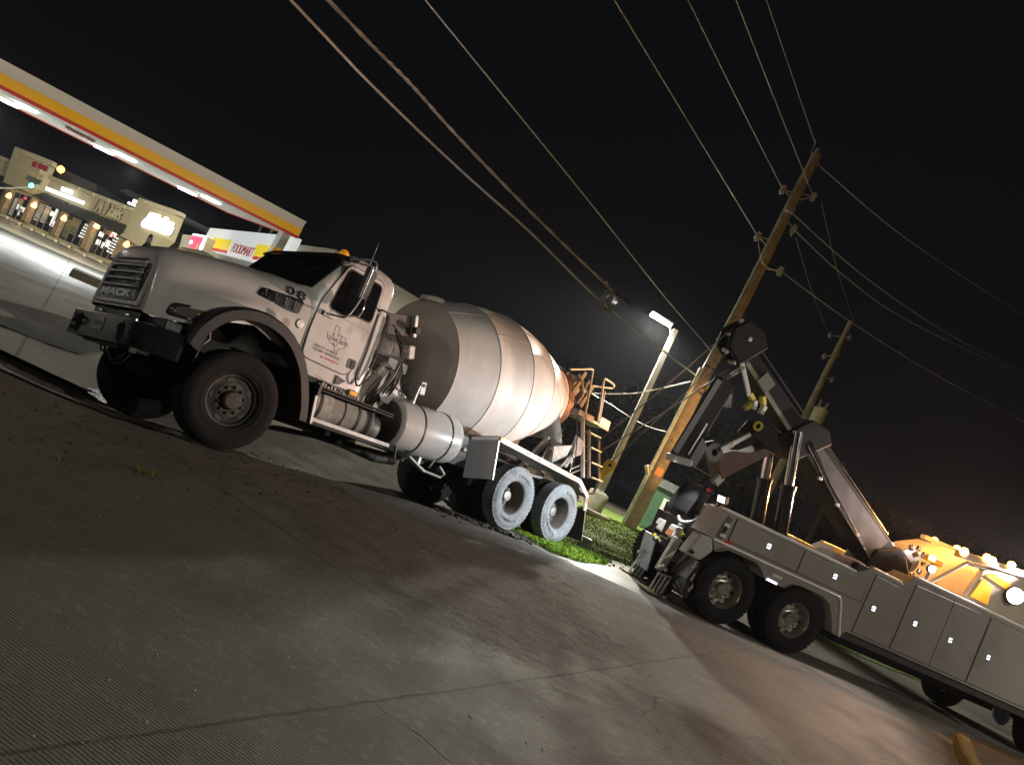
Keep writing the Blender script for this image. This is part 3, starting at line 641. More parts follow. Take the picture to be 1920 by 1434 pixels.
def hoodpanel(name, poly, g, m, parent, n=10):
    xs_ = [p[0] for p in poly]; zs_ = [p[1] for p in poly]; mb = MB(); V = [Vector(p) for p in poly]; B = []
    for i, p in enumerate(V):
        q = V[(i+1) % len(V)]; k = max(1, int((q-p).length/.05)); B += [p.lerp(q, j/k) for j in range(k)]
    nb = len(B); P = list(B); x = min(xs_)+.03
    while x < max(xs_):
        z = min(zs_)+.03
        while z < max(zs_): P.append(Vector((x, z))); z += .06
        x += .06
    r = delaunay_2d_cdt(P, [(i, (i+1) % nb) for i in range(nb)], [tuple(range(nb))], 1, 1e-4)
    mb.v = [(v.x, hoody(v.x, v.y)+g, v.y) for v in r[0]]; mb.f = [tuple(f) for f in r[2]]
    o = mb.build(name, m, parent, smooth=60); md = o.modifiers.new('solid', 'SOLIDIFY'); md.thickness = .012; md.offset = -1; return o
hoodpanel('hood_vent', roundpoly([(.03, 1.84), (-.02, 1.945), (-.57, 2.0), (-.54, 1.80), (-.32, 1.80)], .05), .010, blackp, hood)
for k in range(4):
    x = -.06-.125*k; p = [(x, hoody(x, 1.84)+.013, 1.835), (x-.02, hoody(x, 1.95)+.013, 1.955), (x-.06, hoody(x-.06, 1.95)+.03, 1.955), (x-.04, hoody(x-.04, 1.84)+.03, 1.825)]
    MB().prism(p, (0, .012, 0)).build('vent_louvre', dullsteel if k else blackp, hood, bevel=.004)
    for q in range(4): z = 1.86+.024*q; MB().mm((x-.045, hoody(x, z)+.01, z-.004), (x-.012, hoody(x, z)+.032, z+.004)).build('vent_fin', greyal, hood)
for k, ch in enumerate('08'):
    x = -.36-.15*k; text('fleet_number', ch, blackprint, hood, (x, hoody(x, 2.03)+.012, 2.045), (-1, -.08, 0), Vector((0, -.32, 1)), .125, .105, .006, bold=.015)
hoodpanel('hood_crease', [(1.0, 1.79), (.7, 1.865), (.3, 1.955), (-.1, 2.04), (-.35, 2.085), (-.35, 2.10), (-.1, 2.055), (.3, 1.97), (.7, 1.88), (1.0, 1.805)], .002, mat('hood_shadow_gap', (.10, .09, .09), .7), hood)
hoodpanel('headlight_bezel', roundpoly([(.93, 1.215), (.90, 1.37), (.42, 1.455), (.33, 1.36), (.45, 1.25)], .06), .006, blackp, hood)
hoodpanel('headlight', roundpoly([(.89, 1.245), (.86, 1.345), (.43, 1.425), (.38, 1.36), (.5, 1.28)], .05), .018, mat('hazed_lamp_lens', (.14, .125, .10), .15, var=.3, spec=.8), hood)
hoodpanel('headlight_mirror', roundpoly([(.66, 1.30), (.65, 1.37), (.47, 1.39), (.46, 1.34)], .03), .022, mat('lamp_reflector', (.30, .24, .12), .25, .6), hood)
MB().lathe([(.0001, .03), (.05, .025), (.06, .0), (.05, -.02)], (-.47, 1.18, 1.68), (0, 1, 0), 14).build('turn_lamp', galv, hood, smooth=50)
# grille
fx = 1.097
gt = [(-.55, 1.25), (.55, 1.25), (.52, 1.72), (.42, 1.82), (.12, 1.84), (0, 1.79), (-.12, 1.84), (-.42, 1.82), (-.52, 1.72)]
def fr(poly, x0, x1, tilt=.085): return [(x0-(z-1.2)*tilt, y, z) for y, z in poly]
grw = MB().prism(fr([(y*1.16, 1.53+(z-1.53)*1.17) for y, z in roundpoly(gt, .05)], fx-.05, 0), (.085, 0, 0)).build('grille_surround', white, hood, bevel=.02)
gr = MB().prism(fr(roundpoly(gt, .05), fx-.02, 0), (.062, 0, 0)).build('grille', blackg, hood, bevel=.008)
for k in range(5):
    z = 1.42+k*.085; wv = .50-.012*k
    if k == 4: wv = .40
    P = [(fx+.055-(z-1.2)*.085+.012*(1-(y/wv)**2), y, z) for y in np.linspace(-wv, wv, 9)]
    MB().tube(P, .013, 8).build('grille_bar', mat('bar_silver', (.62, .62, .62), .3, .3) if k < 4 else dullsteel, gr, smooth=60)
for s in (-1, 1): MB().bar((fx+.05, s*.43, 1.38), (fx-.005, s*.40, 1.78), .018, .018).build('grille_upright', chrome, gr)
MB().prism(fr([(-.47, 1.275), (.47, 1.275), (.46, 1.385), (-.46, 1.385)], fx+.035, 0), (.012, 0, 0)).build('badge_plate', dullsteel, gr, bevel=.004)
text('badge_lettering', 'MACK', mat('badge_silver', (.80, .80, .80), .4, .1), gr, (fx+.052-.011, 0, 1.33), (0, 1, 0), (-.085, 0, 1), .84, .085, .01, bold=.05)
mb = MB().loft([[(1.02+dx, y, z) for dx, y in ((.05*s, .012*s), (.05*s, -.012*s), (-.05*s, -.018*s), (-.05*s, .018*s))] for z, s in ((1.93, 1.0), (1.97, .7), (2.01, .5), (2.05, .55), (2.08, .4), (2.10, .2))], True, True); mb.build('hood_ornament', blackg, hood, smooth=60)
# bumper
mb = MB(); sec = [(.78, -1.17), (1.0, -1.10), (1.15, -.90), (1.175, -.84), (1.175, .84), (1.15, .90), (1.0, 1.10), (.78, 1.17)]
mb.loft([[(x, y, .76), (x, y, 1.04), (x-.05, y*.97, 1.06), (x-.06, y*.96, 1.04), (x-.06, y*.96, .76)] for x, y in sec], True, True)
bp_ = mb.build('bumper', blackg, mx, smooth=25)
MB().tube([(1.17, -.86, 1.047), (1.17, .86, 1.047)], .010, 6).build('bumper_lip', chrome, bp_)
for s in (-1, 1):
    ring = [(1.170, s*.60+.075*math.cos(a)*(.75 if math.sin(a) > 0 else 1)+.0, .90+.115*math.sin(a)) for a in [2*math.pi*k/20 for k in range(20)]]
    MB().prism(ring, (.009, 0, 0)).build('tow_slot', mat('slot_black', (.004, .004, .004), .9), bp_)
    MB().tube(smoothpath([(1.12, s*.60, .98), (1.2, s*.60, .97), (1.22, s*.60, .93), (1.19, s*.60, .89), (1.14, s*.60, .9)], 4), .016, 7).build('tow_hook', frameb, bp_, smooth=60)
    for z in (.83, .91, .985): MB().lathe([(.018, 0), (.018, .012), (.0001, .014)], (1.17, s*.80, z), (1, 0, 0), 8).build('bolt', blackp, bp_)
pl = MB().prism([(1.176, y, z) for y, z in rrect(-.20, .10, .86, 1.02, .015)], (.006, 0, 0)).build('license_plate', mat('plate_white', (.36, .34, .32), .5), bp_)
text('plate_print', 'TEXAS', redpaint, pl, (1.1825, -.05, .998), (0, 1, 0), (0, 0, 1), .12, .018, .001)
rr = random.Random(9); mb = MB()
for k in range(7): mb.mm((1.182, -.165+.034*k, .905), (1.1835, -.165+.034*k+rr.uniform(.016, .024), .965))
mb.build('plate_print', mat('plate_grey_print', (.14, .12, .12), .6), pl)
mb = MB().mm((.98, -.62, 1.04), (1.06, .62, 1.15)); mb.mm((.9, -.5, .72), (1.1, .5, .78)); mb.build('bumper_mount', blackp, mx)
for s in (-.37, .37): MB().mm((1.06, s-.05, 1.09), (1.085, s+.05, 1.115)).build('hood_latch', chrome, mx, bevel=.005)
MB().tube(smoothpath([(1.05, .05, .80), (1.05, .06, .68), (1.05, .18, .60), (1.0, .33, .60), (.95, .4, .74)], 5), .013, 6).build('air_hose', hose, mx, smooth=60)
MB().tube(smoothpath([(1.06, -.05, .80), (1.06, .0, .66), (1.06, .22, .66), (1.03, .3, .56), (.96, .38, .58), (.9, .42, .74)], 5), .011, 6).build('air_hose', hose, mx, smooth=60)
MB().mm((.78, .55, .95), (.98, 1.08, 1.16)).build('bumper_bracket', blackp, mx, bevel=.02)
MB().tube([(.45, 1.02, 1.22), (.44, 1.05, 1.12), (.5, 1.04, 1.02), (.5, 1.0, .8)], .008, 6).build('lamp_wire', greyal, mx)
# front fender flares
arch = smoothpath([Vector((x, 0, z)) for x, z in [(.74, 1.0), (.68, 1.22), (.5, 1.46), (.2, 1.61), (-.15, 1.63), (-.48, 1.52), (-.76, 1.27), (-.93, .97), (-1.02, .72), (-1.04, .60)]], 3)
cen = Vector((-.12, 0, .62))
for s in (1, -1):
    rings = []
    for p in arch:
        d = (p-cen).normalized(); q = p-d*.14
        rings.append([(p.x, s*.93, p.z), (p.x, s*1.17, p.z), (p.x-d.x*.03, s*1.215, p.z-d.z*.03), (q.x, s*1.225, q.z), (q.x-d.x*.01, s*1.20, q.z-d.z*.01), (q.x+d.x*.03, s*.93, q.z+d.z*.03)])
    MB().loft(rings, True, True).build('fender_flare', mat('flare_rubber', (.012, .0115, .013), .6, var=.25), mx, smooth=30)
    rings = []
    for p in arch:
        d = (p-cen).normalized(); q = p-d*.10; rings.append([(q.x, s*.42, q.z), (q.x, s*1.0, q.z), (q.x-d.x*.02, s*1.0, q.z-d.z*.02), (q.x-d.x*.02, s*.42, q.z-d.z*.02)])
    MB().loft(rings, True, True).build('wheel_well', blackp, mx, smooth=40)
    MB().bar((-1.02, s*1.215, .95), (-1.075, s*1.215, .60), .03, .04).build('flare_highlight', galv, mx, bevel=.006)  # pale bar in place of a highlight down the flare's rear edge
    MB().mm((-1.08, s*.5, .66), (-1.04, s*1.2, 1.1)).build('splash_guard', blackp, mx)
# steps, exhaust filter tank
mb = MB()
for z in (1.03, 1.065): mb.mm((-1.02, 1.02, z), (-2.36, 1.17, z+.018))
mb.mm((-1.02, .45, 1.0), (-2.36, 1.02, 1.03)); mb.build('step_board', frameb, mx, bevel=.005)
MB().mm((-1.10, 1.135, .635), (-2.46, 1.165, .69)).build('lower_step_rail', greyal, mx, bevel=.006)
MB().mm((-1.10, .55, .60), (-2.40, 1.13, .64)).build('lower_step', frameb, mx, bevel=.006)
tk = MB().lathe([(.0001, 0), (.2, .0), (.235, .02), (.24, .06), (.24, .30), (.225, .31), (.225, .50), (.24, .51), (.24, .72), (.215, .74), (.215, .92), (.24, .93), (.24, 1.0), (.2, 1.03), (.0001, 1.03)], (-1.12, .86, .86), (-1, 0, 0), 28).build('exhaust_filter', cementy, mx, smooth=30)
for x in (-1.22, -1.86, -2.08): MB().lathe([(.243, -.02), (.25, -.02), (.25, .02), (.243, .02)], (x, .86, .86), (1, 0, 0), 28, closed=True).build('band_clamp', frameb, tk)
MB().lathe([(.0001, 0), (.14, 0), (.17, .05), (.17, .14), (.1, .18), (.0001, .18)], (-2.17, .88, .82), (-1, .1, 0), 18).build('filter_outlet', greyal, tk, smooth=40)
mb = MB(); rr = random.Random(2)
for k in range(14): x = -1.15-.05*k; mb.mm((x, .85, 1.06+rr.uniform(0, .02)), (x-rr.uniform(.015, .035), 1.0, 1.12+rr.uniform(0, .05)))
mb.build('cab_mount_fittings', cementy, mx)
MB().bar((-1.05, .99, 1.195), (-1.62, .99, 1.135), .02, .02).build('sill_trim', chrome, mx)
MB().prism([(-1.36, 1.01, 1.30), (-1.52, 1.01, 1.27), (-1.42, 1.01, 1.19), (-1.36, 1.01, 1.18)], (0, .01, 0)).build('sill_bracket', blackp, mx)
# water tank
wt = MB().lathe([(.0001, 0), (.32, 0), (.36, .03), (.37, .06), (.37, 1.16), (.355, 1.22), (.30, 1.27), (.2, 1.30), (.0001, 1.31)], (-2.50, .90, .97), Vector((-1, .02, .06)), 40).build('water_tank', white, mx, smooth=35)
MB().lathe([(.0001, -.012), (.29, -.012), (.31, .0), (.32, .02)], (-2.50, .90, .97), Vector((-1, .02, .06)), 40).build('tank_end', mat('tank_end_dirty', (.085, .075, .058), .75, var=.4, scale=4), wt, smooth=35)
for t in (.42, .98):
    c = Vector((-2.50, .90, .97))+Vector((-1, .02, .06)).normalized()*t
    MB().lathe([(.371, -.012), (.378, -.012), (.378, .012), (.371, .012)], c, (-1, .02, .06), 40, closed=True).build('tank_strap', blackp, wt)
    MB().tube([(c.x, .84, c.z-.40), (c.x, .95, c.z-.36), (c.x+.02, 1.08, c.z-.34), (c.x+.02, 1.02, c.z-.47)], .018, 6).build('strap_bolt', galv, wt)
MB().lathe([(.05, 0), (.05, .06), (.065, .06), (.065, .10), (.0001, .1)], (-2.78, .92, 1.29), (0, .1, 1), 14).build('filler_cap', white, wt, smooth=40)
mb = MB().bar((-3.0, 1.0, .62), (-3.32, 1.06, .48), .12, .03); mb.tube([(-3.3, 1.05, .49), (-3.62, 1.14, .47), (-3.66, 1.16, .53), (-3.56, 1.12, .62)], .022, 7); mb.mm((-3.15, .95, .52), (-3.2, 1.08, .66)); mb.build('tank_cradle', galv, mx, bevel=.006)
# gauge post, pedestal, charge hoses
MB().bar((-2.72, .98, .78), (-2.80, .98, 1.62), .05, .03).build('gauge_post', greyal, mx, bevel=.005)
MB().box((-2.86, 1.0, 1.60), (.10, .02, .19), (0, R(8), 0)).build('gauge_panel', white, mx, bevel=.015)
MB().lathe([(.025, 0), (.025, .012), (.0001, .014)], (-2.855, 1.012, 1.64), (0, 1, 0), 12).build('gauge_dial', blackp, mx)
for k, (a, b, r_) in enumerate(((.02, 0, .012), (.07, .04, .009), (-.03, -.03, .010), (.10, .06, .006))):
    MB().tube(smoothpath([(-2.72, 1.0, 1.25+a), (-2.60-b, 1.06, 1.1), (-2.56-b, 1.12, .82), (-2.62, 1.14+a*.3, .58-b), (-2.74, 1.1, .52), (-2.86-b, 1.12, .66), (-2.80, 1.1, .95)], 5), r_, 6).build('coiled_hose', hose if k != 3 else mat('green_hose', (.02, .25, .16), .4), mx, smooth=60)
for k in range(5):
    MB().tube(smoothpath([(-2.2-.03*k, .70+.04*k, 2.3-.06*k), (-2.35-.04*k, .86, 2.1-.1*k), (-2.33-.03*k, .92, 1.7), (-2.2-.05*k, .88, 1.35), (-2.1, .75, 1.05)], 5), .012+.004*(k % 3), 6).build('hydraulic_hose', hose if k % 2 else frameb, mx, smooth=60)
for k in range(3): MB().tube(smoothpath([(-2.70+.04*k, .96, 1.45), (-2.56, 1.02+.02*k, 1.52+.03*k), (-2.52+.03*k, .98, 1.42), (-2.62, .94, 1.36-.03*k), (-2.74, .95, 1.4)], 5), .009, 6).build('wire_loop', hose, mx, smooth=60)
MB().prism([(-2.24, .88, 1.30), (-2.34, .88, 1.60), (-2.72, .88, 1.41), (-2.70, .88, 1.2), (-2.30, .88, 1.22)], (0, -.03, 0)).build('pedestal_plate', white, mx, bevel=.006)
mb = MB()
for s in (1, -1):
    mb.bar((-2.35, s*.55, 1.0), (-2.62, s*.35, 1.85), .12, .16); mb.bar((-3.05, s*.5, 1.0), (-2.75, s*.35, 1.85), .1, .14)
mb.mm((-2.5, -.5, 1.75), (-2.9, .5, 1.9)); mb.bar((-2.0, .62, 1.05), (-2.35, .72, 1.75), .10, .14); mb.build('drum_pedestal', cementy, mx, bevel=.012)
mb = MB().lathe([(.0001, -.55), (.20, -.55), (.22, -.50), (.22, -.15), (.30, -.12), (.32, .0), (.32, .16), (.2, .2)], (-2.72, .0, 2.02), (-1, 0, .15), 24); mb.build('drum_gearbox', cementy, mx, smooth=35)
mb = MB().lathe([(.0001, 0), (.12, 0), (.135, .03), (.135, .22), (.11, .24), (.11, .36), (.0001, .37)], (-2.14, .52, 1.98), Vector((-1, .35, .12)), 20); mo = mb.build('hydraulic_motor', cementy, mx, smooth=35)
mb = MB()
for k in range(8): a = 2*math.pi*k/8; mb.lathe([(.015, 0), (.015, .03), (.0001, .03)], (-2.50, .66+.1*math.cos(a), 2.03+.1*math.sin(a)), (-1, .35, .12), 6)
mb.build('motor_bolts', galv, mo)
MB().box((-2.62, .72, 2.04), (.17, .14, .20), (R(8), R(14), R(20))).build('valve_block', mat('valve_cast_pink', (.55, .47, .42), .6, var=.5, scale=18, bump=.6, bscale=40), mo, bevel=.03)
co = MB().box((-2.36, .50, 2.36), (.46, .34, .30), (0, R(16), 0)).build('oil_cooler', mat('cooler_core', (.085, .07, .058), .7, var=.3, scale=30), mx, bevel=.01)
MB().box((-2.575, .58, 2.425), (.06, .34, .32), (0, R(16), 0)).build('cooler_frame', greyal, co, bevel=.008)
MB().lathe([(.05, 0), (.05, .10), (.0001, .1)], (-2.56, .75, 2.36), (0, 1, 0), 16).build('cooler_cap', frameb, co, smooth=40)
# drum
dt = R(8.1); DA = Vector((-math.cos(dt), 0, math.sin(dt))); D0 = Vector((-2.73, 0, 1.98))
drum = MB().lathe([(1.0, .67), (1.055, .93), (1.11, 1.2), (1.16, 1.46), (1.162, 1.468), (1.158, 1.475), (1.185, 1.85), (1.19, 2.27), (1.192, 2.278), (1.186, 2.285), (1.11, 2.72), (1.0, 3.1), (1.002, 3.108), (.996, 3.115), (.87, 3.46), (.71, 3.85), (.712, 3.858), (.70, 3.865), (.62, 4.15), (.56, 4.36), (.54, 4.37)], D0, DA, 96, xa=(0, 1, 0)).build('drum', drum_mat(), mx, smooth=50)
MB().lathe([(.18, .30), (.40, .36), (.62, .42), (.628, .425), (.62, .428), (1.0, .664), (1.008, .668), (1.008, .68), (1.0, .685)], D0, DA, 96, xa=(0, 1, 0)).build('drum_head', dust, drum, smooth=25)
for s_, r_ in ((.672, 1.003), (1.466, 1.163), (2.276, 1.193), (3.106, 1.003), (3.856, .713)):
    MB().lathe([(r_-.01, -.012), (r_+.004, -.008), (r_+.004, .008), (r_-.01, .012)], D0+DA*s_, DA, 96, xa=(0, 1, 0)).build('drum_weld_seam', mat('weld_seam', (.42, .36, .32), .6, var=.3, scale=14), drum, smooth=60)
MB().lathe([(.60, 4.05), (.66, 4.06), (.66, 4.20), (.60, 4.21)], D0, DA, 64, xa=(0, 1, 0), closed=True).build('roller_track', mat('track_rust', (.20, .10, .06), .6, .4, var=.4), drum, smooth=30)
u_ = Vector((math.sin(dt), 0, math.cos(dt)))
for a0, s0, s1, r0, r1 in ((32, .67, 1.46, 1.005, 1.163), (52, 1.46, 2.27, 1.163, 1.193), (38, 2.27, 3.1, 1.193, 1.004), (60, 3.1, 3.85, 1.004, .714)):
    a = R(a0); rad = u_*math.cos(a)+Vector((0, 1, 0))*math.sin(a)
    MB().tube([D0+DA*(s0+(s1-s0)*t)+rad*(r0+(r1-r0)*t+(.022 if s0 > 1 and s0 < 3 else .004)*math.sin(math.pi*t)*(1 if s0 != 1.46 else .3)) for t in np.linspace(0, 1, 9)], .006, 5).build('plate_seam', mat('weld_seam', (.42, .36, .32), .6), drum)
P = D0+DA*1.0+u_*1.075; MB().lathe([(.20, -.02), (.20, .05), (.14, .07), (.0001, .07)], D0+DA*.78+u_*1.02, u_, 16).build('drum_hatch', dust, drum, smooth=30)
for s in (1, -1): MB().lathe([(.0001, -.09), (.13, -.09), (.13, .09), (.0001, .09)], D0+DA*4.13+Vector((0, s*.42, -.64)), DA, 18).build('trunnion_roller', dullsteel, mx, smooth=40)
# rear tower, hopper, chutes
mb = MB()
for s in (1, -1):
    mb.bar((-6.85, s*.42, 1.0), (-6.95, s*.46, 2.05), .12, .14); mb.bar((-6.2, s*.42, 1.0), (-6.85, s*.45, 1.9), .09, .1)
mb.mm((-6.78, -.55, 1.78), (-7.02, .55, 1.95)); mb.mm((-4.6, -.5, 1.0), (-7.45, .5, 1.06)); mb.build('rear_tower', cementy, mx, bevel=.012)
hp = MB().loft([[(-6.85+a*.30*k-.2, b*.40*k, 2.55+h_) for a, b in ((1, 1), (-1, 1), (-1, -1), (1, -1))] for k, h_ in ((.6, 0), (.9, .25), (1.15, .55))]).build('charge_hopper', cementy, mx, bevel=.01)
md = hp.modifiers.new('solid', 'SOLIDIFY'); md.thickness = .02
rr = random.Random(4)
for k in range(7):
    x, z = -6.75-.09*k, 2.55+.07*((k*3) % 7)
    MB().prism([(x, .55, z), (x-.05-rr.uniform(0, .06), .62, z+.25), (x-.16, .60, z+.20+rr.uniform(0, .12)), (x-.11, .55, z-.06)], (0, .03, 0)).build('hopper_plate', cementy, mx, bevel=.006)
mb = MB().tube(smoothpath([(-6.92, .55, 3.12), (-7.05, .6, 2.95), (-7.12, .62, 2.8), (-7.02, .62, 2.6)], 4), .05, 8); mb.build('hopper_tarp', cementy, mx, smooth=50)
# discharge chute sections
def chute(name, a, b, r0, r1, m):
    a, b = Vector(a), Vector(b); d = (b-a).normalized(); s = d.cross(Vector((0, 0, 1))).normalized(); n = s.cross(d); rings = []
    for P, r_ in ((a, r0), (b, r1)):
        rings.append([P+s*(r_*math.cos(t))-n*(r_*math.sin(t)) for t in np.linspace(0, math.pi, 11)]+[P+s*((r_-.02)*math.cos(t))-n*((r_-.02)*math.sin(t)) for t in np.linspace(math.pi, 0, 11)])
    return MB().loft(rings, True, True).build(name, m, mx, smooth=35)
chute('collector_chute', (-6.85, .42, 2.35), (-7.0, .62, 1.72), .30, .22, cementy)
chute('main_chute', (-7.05, .62, 1.75), (-6.35, .98, 1.35), .24, .20, cementy)
MB().prism([(-6.35, .9, 1.62), (-6.9, .88, 1.78), (-6.75, .9, 1.38), (-6.40, .92, 1.32)], (0, .04, 0)).build('chute_side', cementy, mx, bevel=.01)
MB().prism([(-6.95, .86, 1.98), (-7.2, .86, 1.92), (-7.22, .86, 1.68), (-7.02, .86, 1.58), (-6.9, .86, 1.66)], (0, .10, 0)).build('chute_extension', cementy, mx, bevel=.03)
for k in range(6): MB().box((-6.75-.03*k, 1.0, 1.38+.05*k), (.05, .09, .07), (rr.uniform(-1, 1), rr.uniform(-1, 1), rr.uniform(-1, 1))).build('chute_linkage', cementy, mx, bevel=.015)
for a, b in (((-7.0, .95, 1.35), (-7.4, .95, 1.55)), ((-7.05, .95, 1.28), (-7.45, .95, 1.48)), ((-6.95, .9, 2.0), (-6.95, 1.0, 1.3))): MB().tube([a, b], .014, 6).build('control_rod', greyal, mx)
MB().tube(smoothpath([(-6.86, .86, 2.3), (-6.9, .98, 1.9), (-6.93, 1.02, 1.6), (-6.9, 1.02, 1.3)], 5), .014, 6).build('control_hose', hose, mx, smooth=60)
# ladder, platform, hand rails
lad = MB().bar((-7.25, .70, 2.40), (-7.28, 1.08, 1.28), .05, .07).build('ladder_rail', greyal, mx, bevel=.006)
MB().bar((-7.93, .72, 2.20), (-7.86, 1.08, 1.30), .03, .05).build('ladder_rail', greyal, mx, bevel=.005)
MB().bar((-7.55, .72, 2.22), (-7.48, 1.08, 1.32), .03, .06).build('ladder_rail', greyal, mx, bevel=.005)
for k in range(4):
    t = k/3; z = 2.17-.82*t; y = .72+.35*t; MB().box((-7.72+.04*t, y, z), (.40, .16, .028)).build('ladder_rung', greyal, mx, bevel=.006)
MB().box((-7.30, .60, 2.44), (.55, .30, .10)).build('platform_front', cementy, mx, bevel=.008)
MB().mm((-7.28, .30, 2.38), (-8.15, .74, 2.43)).build('platform_grate', greyal, mx, bevel=.006)
MB().box((-8.02, .70, 2.47), (.36, .04, .20)).build('platform_guard', greyal, mx, bevel=.006)
MB().tube(smoothpath([(-6.5, .66, 3.10), (-6.85, .66, 3.22), (-7.14, .66, 3.32), (-7.2, .66, 3.25), (-7.26, .68, 2.85), (-7.30, .70, 2.45)], 4), .022, 8).build('hand_rail', galv, mx, smooth=60)
MB().tube(smoothpath([(-7.78, .70, 2.45), (-7.68, .70, 2.9), (-7.58, .70, 3.22), (-7.62, .70, 3.28), (-7.9, .70, 3.28), (-7.97, .70, 3.24), (-7.92, .66, 3.19), (-7.4, .62, 3.06)], 4), .022, 8).build('hand_rail', galv, mx, smooth=60)
MB().tube([(-7.84, .70, 2.45), (-7.72, .70, 3.06)], .018, 8).build('hand_rail', galv, mx)
# rear fender rail with reflective tape, flaps
rail = [(-4.55, 1.34), (-7.02, 1.19), (-7.40, .98), (-7.45, .72)]
mb = MB()
for (x0, z0), (x1, z1) in zip(rail, rail[1:]): mb.bar((x0, 1.21, z0), (x1, 1.21, z1), .03, .075)
rl = mb.build('fender_rail', mat('rail_white', (.62, .62, .60), .5, var=.12), mx)
for k, (a, b) in enumerate(((.06, .13), (.30, .35), (.43, .48), (.58, .69), (.82, .94))):
    p0 = Vector((-4.55, 1.227, 1.34)).lerp(Vector((-7.02, 1.227, 1.19)), a); p1 = Vector((-4.55, 1.227, 1.34)).lerp(Vector((-7.02, 1.227, 1.19)), b)
    MB().bar(p0, p1, .006, .045).build('reflective_tape', mat('red_tape', (.50, .12, .13), .4, var=.3, scale=25), rl)
MB().bar((-7.41, 1.227, .96), (-7.44, 1.227, .84), .006, .045).build('reflective_tape', mat('red_tape', (.5, .12, .13), .4), rl)
MB().lathe([(.0001, .03), (.03, .025), (.035, 0)], (-4.58, 1.225, 1.345), (0, 1, 0), 14).build('rail_marker', amber, rl, smooth=50)
for s in (1, -1):
    mb = MB().bar((-4.6, s*.9, 1.30), (-7.0, s*.9, 1.16), .62, .02); mb.bar((-7.0, s*.9, 1.16), (-7.38, s*.9, .96), .62, .02); mb.build('rear_fender', greyal if s > 0 else frameb, mx, bevel=.004)
MB().prism([(-3.90, 1.19, 1.20), (-4.52, 1.19, 1.37), (-4.67, 1.19, .69), (-4.02, 1.19, .58)], (0, .015, 0)).build('side_guard', mat('guard_grey_steel', (.024, .023, .021), .75, .0, var=.35, scale=4, spec=.2), mx)
MB().bar((-3.92, 1.213, 1.175), (-4.52, 1.213, 1.335), .012, .05).build('guard_strip', frameb, mx)
MB().bar((-4.55, 1.21, 1.36), (-4.70, 1.21, .69), .01, .03).build('guard_edge', galv, mx)
for s in (1, -1): MB().prism([(-7.46, s*.62, .74), (-7.46, s*1.215, .74), (-7.62, s*1.215, .17), (-7.62, s*.62, .17)], (-.012, 0, 0)).build('mud_flap', blackp, mx)
MB().bar((-7.465, 1.223, .72), (-7.63, 1.223, .17), .008, .016).build('flap_edge', galv, mx)
MB().tube([(-7.1, 1.19, 1.08), (-7.16, 1.22, 1.02), (-7.28, 1.22, 1.03), (-7.3, 1.2, 1.0)], .01, 6).build('flap_hook', galv, mx)
mb = MB().mm((-7.45, -1.0, .85), (-7.60, 1.0, .98)); mb.box((-7.62, .75, 1.08), (.10, .35, .06)); mb.build('rear_crossbar', cementy, mx, bevel=.01)
mb = MB(); mb.mm((-4.0, -.3, 1.06), (-6.6, .3, 1.25)); mb.build('sub_frame', frameb, mx, bevel=.01)
# ------------------------------------------------------------------ rotator tow truck
tw = empty('tow_truck', TPOS, TROT, 'grey and black heavy tow truck with raised boom and lit amber beacons', 'tow truck')
tgrey = mat('tow_body_paint', (.30, .275, .245), .38, var=.08, scale=2, coat=.3, col2=(.20, .18, .155), c2amt=.32, bump=.03, bscale=3)
ttrim = mat('tow_polished_trim', (.74, .73, .68), .35, .15, var=.1)
tblack = mat('tow_black_paint', (.008, .0075, .008), .55, var=.3, spec=.18)
tbrown = mat('tow_boom_steel', (.085, .075, .07), .4, .2, var=.25, scale=5, coat=.2)
whiteglow = mat('white_glow', (.9, .9, 1), .2, emit=(.85, .92, 1), es=1.6)  # glow for the latch glints and the under lamp
for x in (0, 1.364, 7.2):
    for s in (-1, 1):
        wheel(tw, 'rear_wheel' if x < 5 else 'front_wheel', (x, s*1.06, .525), s, .525, .28, .29, rubber, alurim, 'alu', hubm=chrome)
        if x < 5: wheel(tw, 'inner_wheel', (x, s*.73, .525), s, .525, .27, .29, rubber, rimdark, 'dual', tread=False)
mb = MB()
for s in (-1, 1): mb.mm((-.7, s*.4-.05, .72), (7.6, s*.4+.05, 1.0))
for x in (0, 1.364, 7.2): mb.tube([(x, -.95, .525), (x, .95, .525)], .08, 10)
mb.mm((-.4, -.75, 1.0), (6.4, .75, 1.3)); mb.build('chassis', frameb, tw, bevel=.01)
side = [(-.62, 1.655), (-.73, 1.19), (-.60, 1.17), (-.52, 1.02), (-.40, 1.10), (-.28, 1.135), (.22, 1.135), (.36, 1.08), (.50, .95), (.86, .93), (1.0, 1.05), (1.12, 1.09), (1.60, 1.09), (1.80, 1.02), (1.93, .84), (2.07, .59), (2.21, .58), (2.30, .70), (6.7, .70), (6.7, 2.02), (3.20, 1.985), (2.98, 1.80), (2.32, 1.815), (2.06, 1.645)]
for s in (-1, 1): MB().prism([(x if s < 0 else max(x, .35), s*1.25, z) for x, z in (side if s < 0 else side[10:]+side[:1])], (0, -s*.52, 0)).build('body_side', tgrey, tw, bevel=.008)
MB().mm((-.5, -.73, 1.25), (6.6, .73, 1.42)).build('deck', frameb, tw)
for s in (-1, 1):
    o = MB()
    for a, b in (((-.62 if s < 0 else .4, 1.665), (2.05, 1.655)), ((2.33, 1.825), (2.97, 1.81)), ((3.21, 1.995), (6.7, 2.03))): o.bar((a[0], s*1.20, a[1]), (b[0], s*1.20, b[1]), .10, .05)
    o.build('top_rail', ttrim, tw, bevel=.012)
def tpanel(name, poly, d, m, parent=tw, bevel=.006): return MB().prism([(x, -1.252, z) for x, z in poly], (0, -d, 0)).build(name, m, parent, bevel=bevel)
